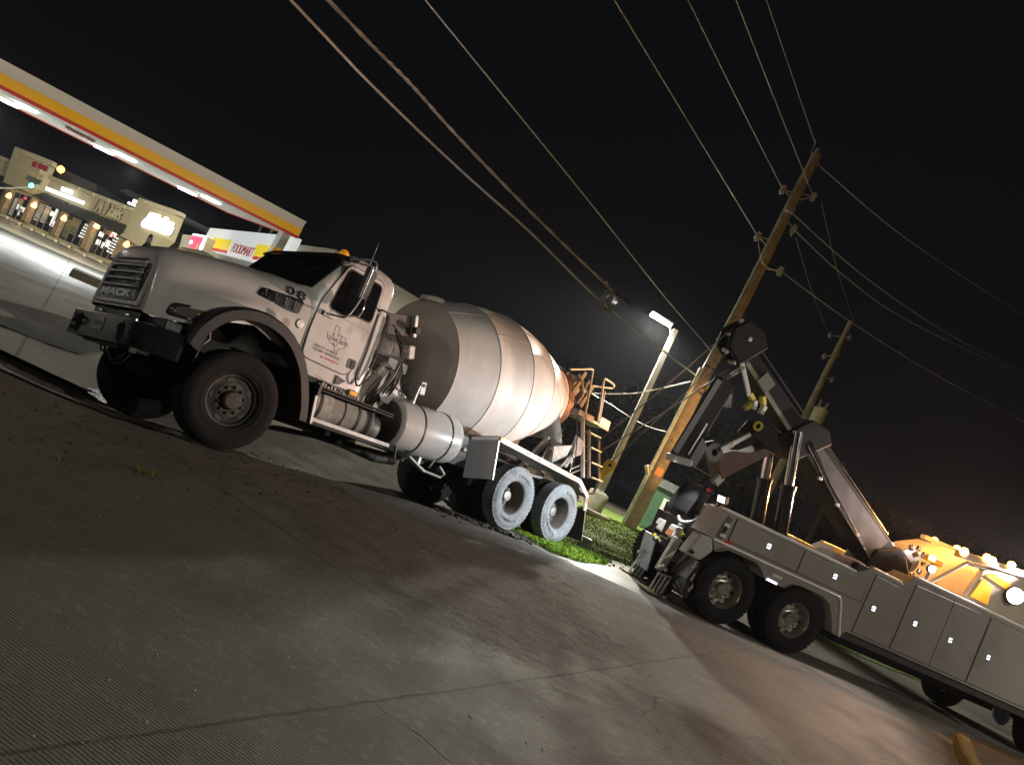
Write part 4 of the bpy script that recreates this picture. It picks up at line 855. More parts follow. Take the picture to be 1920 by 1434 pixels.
def trect(x0, x1, z0, z1): return [(x0, z0), (x1, z0), (x1, z1), (x0, z1)]
gap = mat('panel_gap_black', (.01, .01, .01), .8)
doors = [((-.36, 1.245), (.97, 1.245), (.97, 1.60), (-.36, 1.60)), ((.99, 1.245), (2.33, 1.245), (2.33, 1.60), (.99, 1.60)), ((2.40, .75), (3.17, .75), (3.08, 1.72), (2.42, 1.74)), ((3.22, .75), (4.05, .75), (4.05, 1.90), (3.24, 1.88)), ((4.10, .75), (4.92, .75), (4.92, 1.92), (4.10, 1.905)), ((4.97, .75), (6.6, .75), (6.6, 1.94), (4.97, 1.925))]
lat = [(.33, 1.43), (1.68, 1.44), (2.61, 1.23), (3.50, 1.29), (4.31, 1.285), (5.21, 1.29)]
for P, (lx, lz) in zip(doors, lat):
    cx = sum(p[0] for p in P)/4; cz = sum(p[1] for p in P)/4
    tpanel('door_gap', [(cx+(x-cx)*1.012+math.copysign(.006, x-cx), z+math.copysign(.008, z-cz)) for x, z in P], .003, gap, bevel=0)
    d = tpanel('locker_door', P, .014, tgrey)
    MB().lathe([(.062, 0), (.060, .003), (.05, .004), (.045, .003), (.0001, .003)], (lx, -1.266, lz), (0, -1, 0), 24).build('latch_bezel', chrome, d, smooth=40)
    MB().prism([(lx+a, -1.2695, lz+b) for a, b in rrect(-.036, .042, -.042, .042, .02, 3)], (0, -.002, 0)).build('latch_glint', whiteglow, d)  # glowing plate painted in for the glint of the chrome latch paddle
    MB().bar((lx-.045, -1.272, lz-.012), (lx+.045, -1.272, lz+.012), .002, .014).build('latch_lever', blackp, d)
tpanel('door_edge_trim', [(4.05, .72), (4.09, .72), (4.09, 1.9), (4.05, 1.9)], .008, tgrey)
mb = MB().tube(smoothpath([(-.62, -1.262, 1.175), (-.2, -1.262, 1.175), (.9, -1.262, 1.172), (1.8, -1.262, 1.172), (1.93, -1.262, 1.15), (2.0, -1.262, 1.05), (2.10, -1.262, .8), (2.20, -1.262, .59)], 4), .022, 8); mb.build('fender_trim', ttrim, tw, smooth=60)
mb = MB()
for P in (((-.50, 1.02), (-.30, 1.125), (.24, 1.125), (.37, 1.06), (.48, .96)), ((.88, .94), (1.0, 1.05), (1.14, 1.08), (1.6, 1.08), (1.79, 1.01), (1.92, .84), (2.06, .6))): mb.tube([(x, -1.258, z) for x, z in P], .014, 6)
mb.build('arch_lip', tgrey, tw, smooth=60)
tpanel('fuel_lamp', roundpoly(trect(.60, .80, 1.03, 1.08), .02), .012, ttrim)
tpanel('under_lamp', roundpoly([(.52, .935), (.74, .93), (.74, .965), (.55, .975)], .012), .02, whiteglow)
tpanel('tail_recess', roundpoly([(-.60, 1.22), (-.46, 1.22), (-.44, 1.58), (-.54, 1.60)], .03), .004, mat('recess_shadow_steel', (.09, .085, .08), .5))
for z in (1.28, 1.45): MB().box((-.50, -1.27, z), (.10, .03, .05)).build('tail_hinge', ttrim, tw, bevel=.006)
MB().bar((-.52, -1.27, 1.29), (-.48, -1.27, 1.44), .02, .03).build('tail_pin', frameb, tw)
tpanel('side_marker', roundpoly(trect(-.42, -.30, 1.20, 1.235), .012), .012, redlens)
MB().prism([(-.62, -1.26, 1.18), (-.84, -1.26, 1.17), (-.95, -1.26, .80), (-.67, -1.26, .79), (-.53, -1.26, 1.0)], (0, .26, 0)).build('rear_corner_fender', mat('corner_pale_paint', (.45, .43, .40), .4, var=.1), tw, bevel=.03)
MB().prism([(-.90, -1.265, .90), (-.93, -1.265, .84), (-.84, -1.265, .83), (-.82, -1.265, .88)], (0, -.004, 0)).build('fender_badge', gap, tw)
MB().prism([(-.62, -1.22, .80), (-.74, -1.22, .45), (-.66, -1.22, .18), (-.60, -1.22, .18), (-.60, -1.22, .80)], (0, .5, 0)).build('mud_guard', blackg, tw, bevel=.02)
for x, z in ((-.70, .70), (-.66, .52), (-.62, .36)): MB().box((x, -1.235, z), (.03, .02, .13), (0, R(15), 0)).build('guard_gloss_strip', chrome, tw, bevel=.008)
MB().mm((2.3, -1.2, .58), (6.6, -1.0, .70)).build('skirt', mat('skirt_dark_plastic', (.045, .04, .04), .6), tw, bevel=.01)
MB().mm((2.4, -.95, .45), (6.2, .95, .72)).build('belly', frameb, tw, bevel=.02)
MB().lathe([(.0001, -.05), (.12, -.04), (.2, 0), (.205, .02), (.2, .03), (.0001, .03)], (6.03, -1.18, .50), (0, -1, .25), 24).build('chrome_air_tank', chrome, tw, smooth=40)
# tail: underlift, fork blocks, lamps
MB().mm((-.62, -.7, .55), (-.42, .7, 1.25)).build('tail_board', tblack, tw, bevel=.02)
MB().prism([(-.46, -.30, 1.30), (-.62, -.30, 1.36), (-.50, -.30, 1.90), (-.36, -.30, 1.86)], (0, .6, 0)).build('tail_mast', tblack, tw, bevel=.03)
MB().prism([(-.545, -.16, 1.50), (-.47, -.16, 1.885), (-.50, -.16, 1.90), (-.58, -.16, 1.51)], (0, .30, 0)).build('mast_face', mat('mast_grey', (.14, .14, .145), .4), tw, bevel=.012)
for y in (-.34, .34): MB().bar((-.64, y, 1.32), (-.50, y, 1.92), .05, .10).build('mast_rail', tblack, tw, bevel=.012)
MB().bar((-.62, -.62, 1.28), (-.40, -.62, 1.75), .06, .06).build('control_rail', frameb, tw, bevel=.012)
MB().bar((-.36, .62, 1.33), (-.18, .62, 1.74), .04, .05).build('control_rail', frameb, tw, bevel=.012)
MB().tube(smoothpath([(-.40, -.62, 1.74), (-.55, -.64, 1.48), (-.66, -.6, 1.28), (-.80, -.5, 1.20), (-.82, -.4, 1.26)], 5), .03, 8).build('control_rail', dullsteel, tw, smooth=60)
MB().box((-.54, -.50, 1.86), (.08, .10, .12)).build('tail_lamp_box', tblack, tw, bevel=.015)
MB().lathe([(.0001, .02), (.03, .015), (.04, 0)], (-.575, -.53, 1.855), (-1, -.6, 0), 14).build('tail_lamp', redlens, tw, smooth=50)
MB().box((-.57, -.92, 1.60), (.04, .08, .18), (0, R(15), 0)).build('tail_lamp', mat('dark_red_lens', (.14, .005, .015), .3), tw, bevel=.01)
wl = MB().box((-.50, -.90, 1.80), (.09, .16, .12), (0, R(-20), R(20))).build('work_lamp', frameb, tw, bevel=.01)
MB().box((-.55, -.92, 1.79), (.012, .14, .10), (0, R(-20), R(20))).build('work_lamp_lens', mat('work_lens_white', (.85, .85, .85), .2, emit=(1, .97, .9), es=2.0), wl)
MB().bar((-.45, -.88, 1.66), (-.48, -.90, 1.75), .02, .02).build('work_lamp_bracket', chrome, wl)
palew = mat('pale_painted_steel', (.66, .64, .58), .4, var=.2, scale=8)
for y, dx in ((-.35, -.73), (.35, -.60)):
    b = MB().prism([(dx-.10, y-.10, .92), (dx+.04, y-.10, .86), (dx+.12, y-.10, 1.02), (dx+.06, y-.10, 1.12), (dx-.06, y-.10, 1.10)], (0, .22, 0)).build('fork_block', palew, tw, bevel=.012)
    MB().bar((dx+.02, y+.02, 1.10), (dx+.20, y+.02, 1.26), .14, .06).build('fork_strap', greyal, b, bevel=.01)
    MB().lathe([(.05, -.015), (.085, -.015), (.085, .015), (.05, .015)], (dx+.06, y+.05, 1.22), (.3, .2, 1), 20, closed=True).build('fork_ring', mat('rusty_ring', (.16, .05, .035), .6), b, smooth=40)
    MB().lathe([(.035, -.02), (.075, -.02), (.075, .02), (.035, .02)], (dx+.10, y-.13, .97), (.2, 1, 0), 20, closed=True).build('chain_eye', yellowp, b, smooth=40)
MB().prism([(-.842, -.46, .93), (-.842, -.26, .93), (-.815, -.26, 1.02), (-.815, -.46, 1.02)], (-.004, 0, 0)).build('warning_decal', mat('orange_print', (.65, .22, .08), .5, var=.6, scale=30), tw)
MB().prism([(-.73, .10, .80), (-.73, .55, .80), (-.62, .58, .20), (-.62, .14, .20)], (-.03, 0, 0)).build('underlift_plate', mat('pale_blue_plate', (.55, .60, .72), .35, var=.15), tw, bevel=.012)
MB().lathe([(.09, 0), (.105, 0), (.105, .004), (.09, .004)], (-.705, .34, .48), (-1, 0, .1), 28, closed=True).build('plate_emblem', mat('emblem_grey', (.25, .27, .33), .5), tw)
MB().lathe([(.0001, .004), (.055, .004), (.055, 0)], (-.705, .34, .48), (-1, 0, .1), 5).build('plate_emblem', mat('emblem_grey', (.25, .27, .33), .5), tw)
for y, x in ((-.62, -.86), (.62, -.62)):
    leg = MB().bar((x+.06, y, .95), (x-.02, y, .36), .10, .13).build('outrigger_leg', palew if y < 0 else tblack, tw, bevel=.012)
    MB().prism([(x-.02, y-.16, .36), (x+.12, y-.16, .42), (x+.26, y-.16, .30), (x+.24, y-.16, .10), (x+.12, y-.16, .02), (x+.14, y-.16, .24)], (0, .32, 0)).build('foot_bracket', tblack, leg, bevel=.012)
    for q in range(4): MB().bar((x-.10+.075*q, y-.17, .32), (x-.17+.075*q, y-.20, .02), .02, .03).build('foot_tine', palew, leg, bevel=.003)
    MB().bar((x-.12, y-.17, .325), (x+.14, y-.17, .345), .03, .03).build('foot_top_bar', palew, leg, bevel=.004)
    MB().box((x-.02, y-.05, .018), (.34, .40, .03)).build('foot_pad', mat('pad_yellow_steel', (.30, .24, .09), .5, var=.4, scale=20), leg, bevel=.008)
    for q in range(3): MB().box((x-.10+.06*q, y-.12, .42+.03*(q % 2)), (.06, .05, .05), (q, q*.6, .4)).build('hydraulic_fitting', palew, leg, bevel=.012)
MB().bar((-.74, -.4, .78), (-.66, .4, .78), .14, .14).build('underlift_head', tblack, tw, bevel=.02)
for k in range(5): MB().box((-.74, -.2+.09*k, .80-.02*(k % 2)), (.08, .07, .10), (.3*k, .5, .2*k)).build('underlift_fitting', palew if k % 2 else yellowp, tw, bevel=.02)
# boom
A, B = Vector((3.50, 0, 2.05)), Vector((-.72, 0, 4.22)); bd = (B-A).normalized(); bn = Vector((-bd.z, 0, bd.x)); bn = bn if bn.z > 0 else -bn
def bp(s, n, y=0): return A+bd*s+bn*n+Vector((0, y, 0))
L = (B-A).length
mb = MB().prism([bp(0, -.26, -.26), bp(3.0, -.20, -.26), bp(3.0, .24, -.26), bp(.2, .30, -.26)], (0, .52, 0)); boom = mb.build('boom', tblack, tw, bevel=.02)
MB().prism([bp(.35, -.20, -.268), bp(2.75, -.15, -.268), bp(2.75, .16, -.268), bp(.35, .24, -.268)], (0, .006, 0)).build('boom_side_plate', tbrown, boom)
MB().prism([bp(3.0, -.14, -.19), bp(L+.1, -.12, -.19), bp(L+.1, .16, -.19), bp(3.0, .18, -.19)], (0, .38, 0)).build('inner_boom', tblack, boom, bevel=.015)
MB().prism([bp(3.15, -.155, -.195), bp(L-.1, -.135, -.195), bp(L-.1, -.06, -.195), bp(3.15, -.08, -.195)], (0, .02, 0)).build('boom_wear_strip', mat('olive_strip', (.22, .22, .13), .5), boom)
for n_, s0, s1, y in ((.34, .4, 2.9, -.2), (.36, .2, 4.7, .15), (.36, .2, 4.7, -.05)):
    MB().tube([bp(s0, n_, y), bp((s0+s1)/2, n_-.015, y), bp(s1, n_-.05, y)], .012, 6).build('boom_cable' if n_ > .35 else 'boom_pipe', dullsteel if n_ < .35 else ropemat, boom)
for k in range(3): MB().tube(smoothpath([bp(.3+.1*k, -.24, -.29), bp(1.2, -.22+.03*k, -.30), bp(2.0, -.16+.03*k, -.30), bp(2.8, -.05+.05*k, -.29)], 4), .013, 6).build('boom_hose', hose if k else dullsteel, boom, smooth=60)
for s_ in (.9, 1.6, 2.2): MB().box(bp(s_, -.2, -.29), (.08, .05, .06)).build('hose_clamp', galv, boom, bevel=.008)
MB().prism([bp(2.75, -.42, -.28), bp(3.25, -.30, -.28), bp(3.1, .30, -.28), bp(2.75, .46, -.28), bp(2.5, .34, -.28)], (0, .56, 0)).build('boom_collar', tblack, boom, bevel=.03)
# boom head
hd = MB().prism([bp(L-.05, -.24, -.22), bp(L+.34, -.22, -.22), bp(L+.52, .06, -.22), bp(L+.45, .36, -.22), bp(L+.15, .48, -.22), bp(L-.15, .36, -.22)], (0, .10, 0)); hd.prism([bp(L-.05, -.24, .12), bp(L+.34, -.22, .12), bp(L+.52, .06, .12), bp(L+.45, .36, .12), bp(L+.15, .48, .12), bp(L-.15, .36, .12)], (0, .10, 0))
hd = hd.build('boom_head', tblack, boom, bevel=.025)
for y in (-.06, .06): MB().lathe([(.0001, -.03), (.22, -.03), (.24, -.02), (.215, 0), (.24, .02), (.22, .03), (.0001, .03)], bp(L+.2, .16, y), (0, 1, 0), 28).build('sheave', frameb, hd, smooth=40)
MB().lathe([(.0001, .03), (.035, .025), (.045, 0)], bp(L+.2, .16, -.22), (0, -1, 0), 14).build('sheave_pin', galv, hd, smooth=50)
for k, (a, b) in enumerate(((.05, -.28), (.28, -.26), (.48, -.05), (.50, .28))): MB().box(bp(L+a, b, -.1), (.07, .16, .06), (.3*k, .4*k, .2)).build('head_lug', palew if k % 2 else dullsteel, hd, bevel=.015)
MB().bar(bp(L-.02, -.20, -.24), bp(L-.55, -.42, -.24), .04, .08).build('latch_arm', palew, boom, bevel=.01)
for k, (a, b, m_) in enumerate(((.62, -.38, yellowp), (.80, -.24, yellowp), (.75, -.42, palew), (.92, -.34, palew), (.70, -.52, yellowp))): MB().box(bp(L-a, b, -.2), (.16, .08, .09), (0, .5+.4*k, .2)).build('recovery_bracket', m_, boom, bevel=.012)
MB().prism([bp(L-.72, -.14, -.21), bp(L-.45, -.14, -.21), bp(L-.45, .10, -.21), bp(L-.72, .10, -.21)], (0, -.02, 0)).build('boom_decal_plate', mat('olive_plate', (.16, .17, .12), .5), boom)
# folded underlift arms hung under the boom
arm = MB().bar((-.86, -.1, 3.66), (-1.06, -.1, 2.14), .24, .30).build('folding_arm', tblack, tw, bevel=.02)
MB().bar((-1.03, -.225, 3.60), (-1.24, -.225, 2.20), .012, .10).build('arm_face', mat('arm_grey', (.10, .10, .105), .45), arm)
MB().bar((-.80, -.1, 3.50), (-.72, -.1, 3.22), .22, .26).build('arm_saddle', mat('arm_grey2', (.09, .09, .10), .4), arm, bevel=.03)
MB().box((-1.06, -.1, 2.12), (.36, .30, .12), (0, R(-8), 0)).build('arm_end', mat('arm_end_grey', (.30, .29, .27), .5), arm, bevel=.02)
MB().bar((-.93, -.24, 2.85), (-1.02, -.24, 2.25), .015, .03).build('arm_chrome_rod', chrome, arm)
MB().prism([(-.90, -.24, 2.62), (-.74, -.24, 2.50), (-.80, -.24, 2.12), (-.96, -.24, 2.12)], (0, .02, 0)).build('arm_brown_plate', tbrown, arm)
MB().tube(smoothpath([(-.68, -.2, 3.3), (-.62, -.2, 3.05), (-.66, -.2, 2.8), (-.60, -.2, 2.55)], 4), .012, 6).build('arm_hose', hose, arm, smooth=60)
armb = MB().prism([(-.24, -.22, 2.12), (-.42, -.22, 2.32), (-.46, -.22, 2.50), (-.30, -.22, 2.62), (.05, -.22, 2.74), (.42, -.22, 3.06), (.50, -.22, 2.94), (.20, -.22, 2.62), (-.12, -.22, 2.26)], (0, .40, 0)).build('link_arm', mat('boom_rust_brown', (.13, .06, .035), .5, var=.3, scale=6), tw, bevel=.015)
MB().prism([(-.10, -.24, 3.02), (.02, -.24, 3.32), (.34, -.24, 3.30), (.56, -.24, 3.06), (.50, -.24, 2.92), (.30, -.24, 2.92)], (0, .46, 0)).build('link_knuckle', tblack, armb, bevel=.03)
MB().bar((-.12, -.26, 3.02), (-.38, -.26, 2.72), .05, .07).build('link_cylinder', palew, armb, bevel=.012)
MB().bar((-.36, -.26, 2.74), (-.52, -.26, 2.56), .07, .09).build('link_cylinder_end', greyal, armb, bevel=.012)
MB().lathe([(.05, -.02), (.085, -.02), (.085, .02), (.05, .02)], (-.06, -.28, 3.20), (0, 1, .2), 18, closed=True).build('chain_eye', yellowp, armb, smooth=40)
MB().lathe([(.06, -.03), (.16, -.03), (.16, .03), (.06, .03)], (-.58, -.20, 2.48), (0, 1, 0), 24, closed=True).build('pivot_ring', tbrown, armb, smooth=40)
MB().prism([(-.62, -.15, 2.66), (-.44, -.15, 2.66), (-.40, -.15, 2.42), (-.80, -.15, 2.36), (-.86, -.15, 2.5)], (0, .14, 0)).build('pivot_lug', tblack, armb, bevel=.02)
MB().box((-.28, -.15, 2.10), (.14, .12, .20), (0, R(25), 0)).build('link_foot', greyal, armb, bevel=.02)
MB().tube([(-.86, -.1, 2.13), (-.30, -.1, 2.10)], .01, 6).build('link_rod', greyal, armb)
# lift cylinders
for y in (.34, -.36):
    p, q = Vector((1.22, y, 1.28)), Vector((.64, y, 3.42)); d = (q-p).normalized(); m_ = p+d*1.27
    c_ = MB().tube([p, m_], .125, 24).build('lift_cylinder', blackg, tw, smooth=40)
    MB().tube([m_-d*.05, m_+d*.02], .14, 24).build('cylinder_gland', blackg, c_, smooth=40)
    MB().tube([m_, q], .082, 20).build('cylinder_rod', chrome, c_, smooth=40)
# turret, winches, stack
MB().lathe([(.0001, 0), (.62, 0), (.62, .18), (.50, .20), (.48, .45), (.0001, .46)], (3.35, 0, 1.42), (0, 0, 1), 32).build('turret', tblack, tw, smooth=35)
MB().prism([(3.0, -.32, 1.8), (3.9, -.32, 1.8), (3.95, -.32, 2.25), (3.6, -.32, 2.42), (3.1, -.32, 2.2)], (0, .64, 0)).build('turret_frame', tblack, tw, bevel=.03)
mb = MB().lathe([(.0001, -.3), (.22, -.3), (.22, -.27), (.14, -.26), (.14, .26), (.22, .27), (.22, .3), (.0001, .3)], (3.85, 0, 2.28), (0, 1, 0), 24); mb.build('winch_drum', dullsteel, tw, smooth=40)
for k in range(6): a = R(-60+36*k); MB().box((3.86+.26*math.cos(a), -.35, 2.28+.26*math.sin(a)), (.10, .05, .09), (0, -a, 0)).build('winch_guard', chrome, tw, bevel=.02)
MB().tube([(3.62, -.36, 2.30), (3.70, -.37, 2.26), (3.95, -.36, 1.98), (4.1, -.34, 1.95)], .014, 6).build('winch_lever', chrome, tw)
MB().prism([(1.55, -1.10, 1.66), (1.75, -1.10, 1.80), (2.15, -1.10, 1.84), (2.3, -1.10, 1.82), (2.1, -1.10, 1.66)], (0, .5, 0)).build('deck_box', mat('brown_deck_box', (.20, .11, .07), .5), tw, bevel=.01)
MB().mm((2.06, -1.22, 1.64), (3.2, -.8, 1.80)).build('deck_step', frameb, tw, bevel=.01)
# cab and lights
cabp = MB().prism([(4.45, -1.05, 2.02), (4.62, -1.05, 2.62), (5.1, -1.05, 2.86), (7.2, -1.05, 2.95), (8.0, -1.05, 2.1), (8.3, -1.05, 1.2), (6.7, -1.05, 1.2), (6.7, -1.05, 2.02)], (0, 2.1, 0)).build('cab', mat('tow_cab_cream', (.42, .36, .28), .35, var=.1, coat=.3), tw, bevel=.06)
MB().prism([(8.25, -.9, .6), (9.6, -.9, .6), (9.6, -.9, 1.5), (8.2, -.9, 1.75)], (0, 1.8, 0)).build('hood', mat('tow_cab_cream', (.42, .36, .28), .35), tw, bevel=.08)
MB().prism([(4.58, -1.058, 2.12), (4.70, -1.058, 2.50), (4.95, -1.058, 2.42), (5.0, -1.058, 2.12)], (0, -.01, 0)).build('cab_side_window', mat('amber_reflection_pane', (.55, .25, .02), .3, emit=(1, .42, .02), es=.8), cabp)  # beacon reflection put on the cab glass as amber glow
MB().prism([(4.72, -1.058, 2.56), (4.86, -1.058, 2.66), (5.3, -1.058, 2.62), (5.3, -1.058, 2.50)], (0, -.01, 0)).build('cab_side_window', mat('amber_reflection_pane', (.55, .25, .02), .3), cabp)
for a, b in (((3.75, -1.0, 2.06), (4.3, -1.0, 2.62)), ((4.30, -1.0, 2.62), (6.2, -1.0, 2.86)), ((3.85, 1.0, 2.06), (4.4, 1.0, 2.62))): MB().tube([a, b], .035, 8).build('rack_tube', tgrey, tw)
MB().bar((4.05, -1.0, 2.70), (6.3, -1.0, 2.98), .16, .13).build('light_rack', tgrey, tw, bevel=.02)
be = mat('amber_beacon_lit', (1, .6, .1), .3, emit=(1, .48, .06), es=26)
AMB = (1, .42, .08)
for k, (x, z) in enumerate(((4.07, 2.76), (4.57, 2.84), (4.70, 2.84), (5.13, 2.92), (5.7, 2.98))):
    bl = MB().lathe([(.0001, .03), (.055, .028), (.07, .01), (.07, -.03)], (x, -1.10, z), (0, -1, 0), 16).build('beacon_lens', be, tw, smooth=50)
    if k in (0, 2, 4):
        lamp('beacon_light', 'POINT', TM @ Vector((x, -.25, z+.50)), 190, AMB, size=.06)
        lamp('beacon_light', 'SPOT', TM @ Vector((x, -1.25, z+.05)), 1350, (1, .66, .52), size=.09, target=MM @ Vector((.8, .8, 2.9)), spot=30, blend=.9)
MB().box((3.62, -1.02, 2.40), (.34, .12, .11)).build('beacon_bar', amber, tw, bevel=.02)
MB().box((3.50, -1.09, 2.42), (.13, .03, .09)).build('beacon_lens', be, tw, bevel=.01)
MB().tube([(3.62, -1.02, 2.0), (3.62, -1.02, 2.35)], .03, 8).build('beacon_post', tgrey, tw)
wv = mat('work_white_lit', (1, 1, 1), .2, emit=(1, .98, .92), es=40)
for x, y, z, r_ in ((3.56, -1.10, 2.245, .06), (5.38, -1.16, 2.46, .15)):
    MB().lathe([(.0001, .02), (r_, .018), (r_*1.12, 0), (r_*1.1, -.08), (.0001, -.1)], (x, y, z), Vector((-.45, -1, 0)), 22).build('work_lamp', frameb, tw, smooth=40)
    MB().lathe([(.0001, .024), (r_*.92, .022), (r_*.92, .01)], (x, y, z), Vector((-.45, -1, 0)), 22).build('work_lamp_lens', wv, tw, smooth=40)
# the truck's lamps as light, with added spots among them
for x, z in ((5.5, 2.98), (6.1, 3.04)):  # far-side beacons, added to throw amber on the drum's rear
    MB().lathe([(.0001, .03), (.055, .028), (.07, .01), (.07, -.03)], (x, 1.0, z), (-1, 0, 0), 16).build('beacon_lens', be, tw, smooth=50)
    lamp('beacon_light', 'SPOT', TM @ Vector((x-.12, 1.05, z)), 4300, (1, .47, .20), size=.09, target=MM @ Vector((-5.0, .3, 2.75)), spot=44, blend=.85)
MB().bar((5.2, 1.0, 2.95), (6.3, 1.0, 3.0), .14, .10).build('light_rack', tgrey, tw, bevel=.02)
lamp('side_work_light', 'SPOT', TM @ Vector((5.70, -1.22, 3.12)), 1500, (1, .82, .76), size=.10, target=MM @ Vector((-2.2, 1, 1.6)), spot=88, blend=.6)
lamp('tail_work_light', 'SPOT', TM @ Vector((-.62, -.95, 1.78)), 900, (.92, .97, 1.0), size=.05, target=MM @ Vector((-5.6, 1.0, .6)), spot=92, blend=.75)
MB().box((-.60, -.12, 1.96), (.08, .12, .07), (0, R(35), 0)).build('added_mast_lamp', frameb, tw, bevel=.01)  # added lamp housing for the tail fill spot
lamp('tail_fill_light', 'SPOT', TM @ Vector((-.80, -.14, 2.02)), 130, (.95, .98, 1), size=.04, target=TM @ Vector((-.86, .0, .5)), spot=100, blend=.5)  # added spot to brighten the fork blocks and outrigger legs
lamp('beacon_light', 'SPOT', TM @ Vector((5.3, 1.2, 3.1)), 3800, (1, .47, .16), size=.09, target=Vector((4.9, 25, 4.0)), spot=26, blend=.6)  # added amber spot without a lens, to tint the poles
# ------------------------------------------------------------------ utility pole by the lawn
def P3(px, py, y): return W(px, py, y)
PB = W(1181, 985, 24); PT = W(1530, 290, 24); PT.x, PT.y = PB.x+.1, 24
PB.z = G(PB.x, PB.y)-.3
up_ = empty('utility_pole', (PB.x, PB.y, PB.z+.3), label='tall wooden utility pole with insulators rising from the lawn behind the tow truck', cat='utility pole')
def loc(o, v): return Vector(v)-Vector(o.location)
n_ = 14; pts = [PB.lerp(PT, i/n_) for i in range(n_+1)]
MB().tube([loc(up_, p)+Vector((.02*math.sin(i*.9), 0, 0)) for i, p in enumerate(pts)], [.225-.07*i/n_ for i in range(n_+1)], 16).build('pole', wood, up_, smooth=50)
def onpole(py): # point of the pole at photo row py
    t = (985-py)/(985-290); return W(1181+(1530-1181)*t, py, 24)
a, b = W(1166, 985, 23.85), W(1315, 690, 23.85)
MB().tube([loc(up_, a), loc(up_, b)], .055, 10).build('conduit', mat('pvc_conduit', (.50, .56, .46), .45, var=.2), up_, smooth=50)
MB().tube([loc(up_, W(1216, 890, 23.8)), loc(up_, W(1213, 872, 23.8))], .08, 10).build('conduit_coupling', galv, up_, smooth=50)
MB().box(loc(up_, W(1236, 884, 23.8)), (.24, .03, .24), (0, R(3), 0)).build('tag_plate', mat('orange_tag', (.75, .28, .04), .5), up_, bevel=.005)
for py in (640, 690, 735): MB().lathe([(.19, -.03), (.20, -.03), (.20, .03), (.19, .03)], loc(up_, onpole(py)), (0, 0, 1), 16, closed=True).build('pole_band', frameb, up_)
insm = mat('grey_polymer_insulator', (.34, .34, .34), .4, var=.2)
def insul(px, py, dx=0):
    p = loc(up_, W(px, py, 23.7)); MB().lathe([(.0001, -.16), (.05, -.16), (.05, -.1), (.10, -.09), (.05, -.06), (.10, -.02), (.05, .01), (.10, .05), (.05, .08), (.08, .12), (.0001, .14)], p, (.12, 0, 1), 12).build('insulator', insm, up_, smooth=40); return p
for (ix, iy), (bx, by), (cx, cy) in (((1468, 356), (1492, 362), (1486, 372)), ((1525, 369), (1500, 363), (1496, 376)), ((1421, 443), (1442, 449), (1436, 459)), ((1488, 430), (1468, 402), (1483, 443)), ((1463, 508), (1428, 503), (1463, 518))):
    p = insul(ix, iy); q = loc(up_, W(bx, by, 24)); r_ = loc(up_, W(cx, cy, 24))
    MB().tube([p, q], .025, 7).build('bracket_arm', insm, up_); MB().tube([p, r_], .022, 7).build('bracket_arm', insm, up_)
MB().lathe([(.0001, .12), (.06, .1), (.09, 0), (.06, -.1)], loc(up_, W(1532, 284, 24)), (0, 0, 1), 12).build('pole_cap', insm, up_, smooth=50)
MB().tube(smoothpath([loc(up_, W(*p, 23.8)) for p in ((1490, 360), (1508, 352), (1513, 342))], 4), .02, 6).build('jumper', insm, up_)
MB().tube(smoothpath([loc(up_, W(*p, 23.8)) for p in ((1520, 305), (1522, 285), (1529, 268), (1526, 262))], 4), .02, 6).build('jumper', insm, up_)
MB().box(loc(up_, onpole(396))-Vector((0, .2, 0)), (.28, .14, .22)).build('pole_clamp', insm, up_, bevel=.02)
MB().tube(smoothpath([loc(up_, W(*p, 23.7)) for p in ((1421, 446), (1424, 470), (1432, 495), (1450, 506), (1466, 503))], 4), .014, 6).build('jumper', wiremat, up_)
# far poles
def farpole(base, top, y, label, cans):
    b, t = W(*base, y), W(*top, y); t.x = b.x+(t.x-b.x)*.3; b.x = t.x; b.z = G(b.x, b.y)
    o = empty('utility_pole', b, label=label, cat='utility pole')
    MB().tube([(0, 0, -.3), Vector((0, 0, t.z-b.z))], [.19, .10], 12).build('pole', wood, o, smooth=50)
    for px, py, s in cans:
        p = W(px, py, y-.35)-b
        MB().lathe([(.0001, -.55*s), (.25*s, -.55*s), (.27*s, -.5*s), (.27*s, .42*s), (.29*s, .45*s), (.24*s, .52*s), (.0001, .55*s)], p, (0, 0, 1), 22).build('transformer', mat('transformer_grey', (.42, .43, .36), .45, var=.15), o, smooth=35)
        for q in (-.12, .12): MB().lathe([(.0001, 0), (.04, 0), (.06, .08), (.03, .12), (.05, .2), (.02, .3), (.0001, .3)], p+Vector((q*s, 0, .52*s)), (q, 0, 1), 10).build('bushing', insm, o, smooth=40)
    return o, b
o2, b2 = farpole((1490, 820), (1595, 602), 30, 'distant wooden utility pole with a transformer can seen behind the tow boom', [(1530, 787, 1.0)])
for (a, b) in (((1556, 628), (1592, 633)), ((1545, 668), (1570, 665)), ((1543, 705), (1560, 712))):
    p, q = W(*a, 30)-b2, W(*b, 30)-b2; MB().tube([p, q], .035, 7).build('cross_arm', insm, o2)
    for z in (p, q): MB().lathe([(.0001, -.12), (.06, -.1), (.09, 0), (.06, .1), (.0001, .14)], z, (0, 0, 1), 10).build('insulator', insm, o2, smooth=40)
o3, b3 = farpole((1545, 950), (1585, 868), 48, 'far utility pole with a pale transformer beyond the tow boom', [(1573, 900, 1.0)])
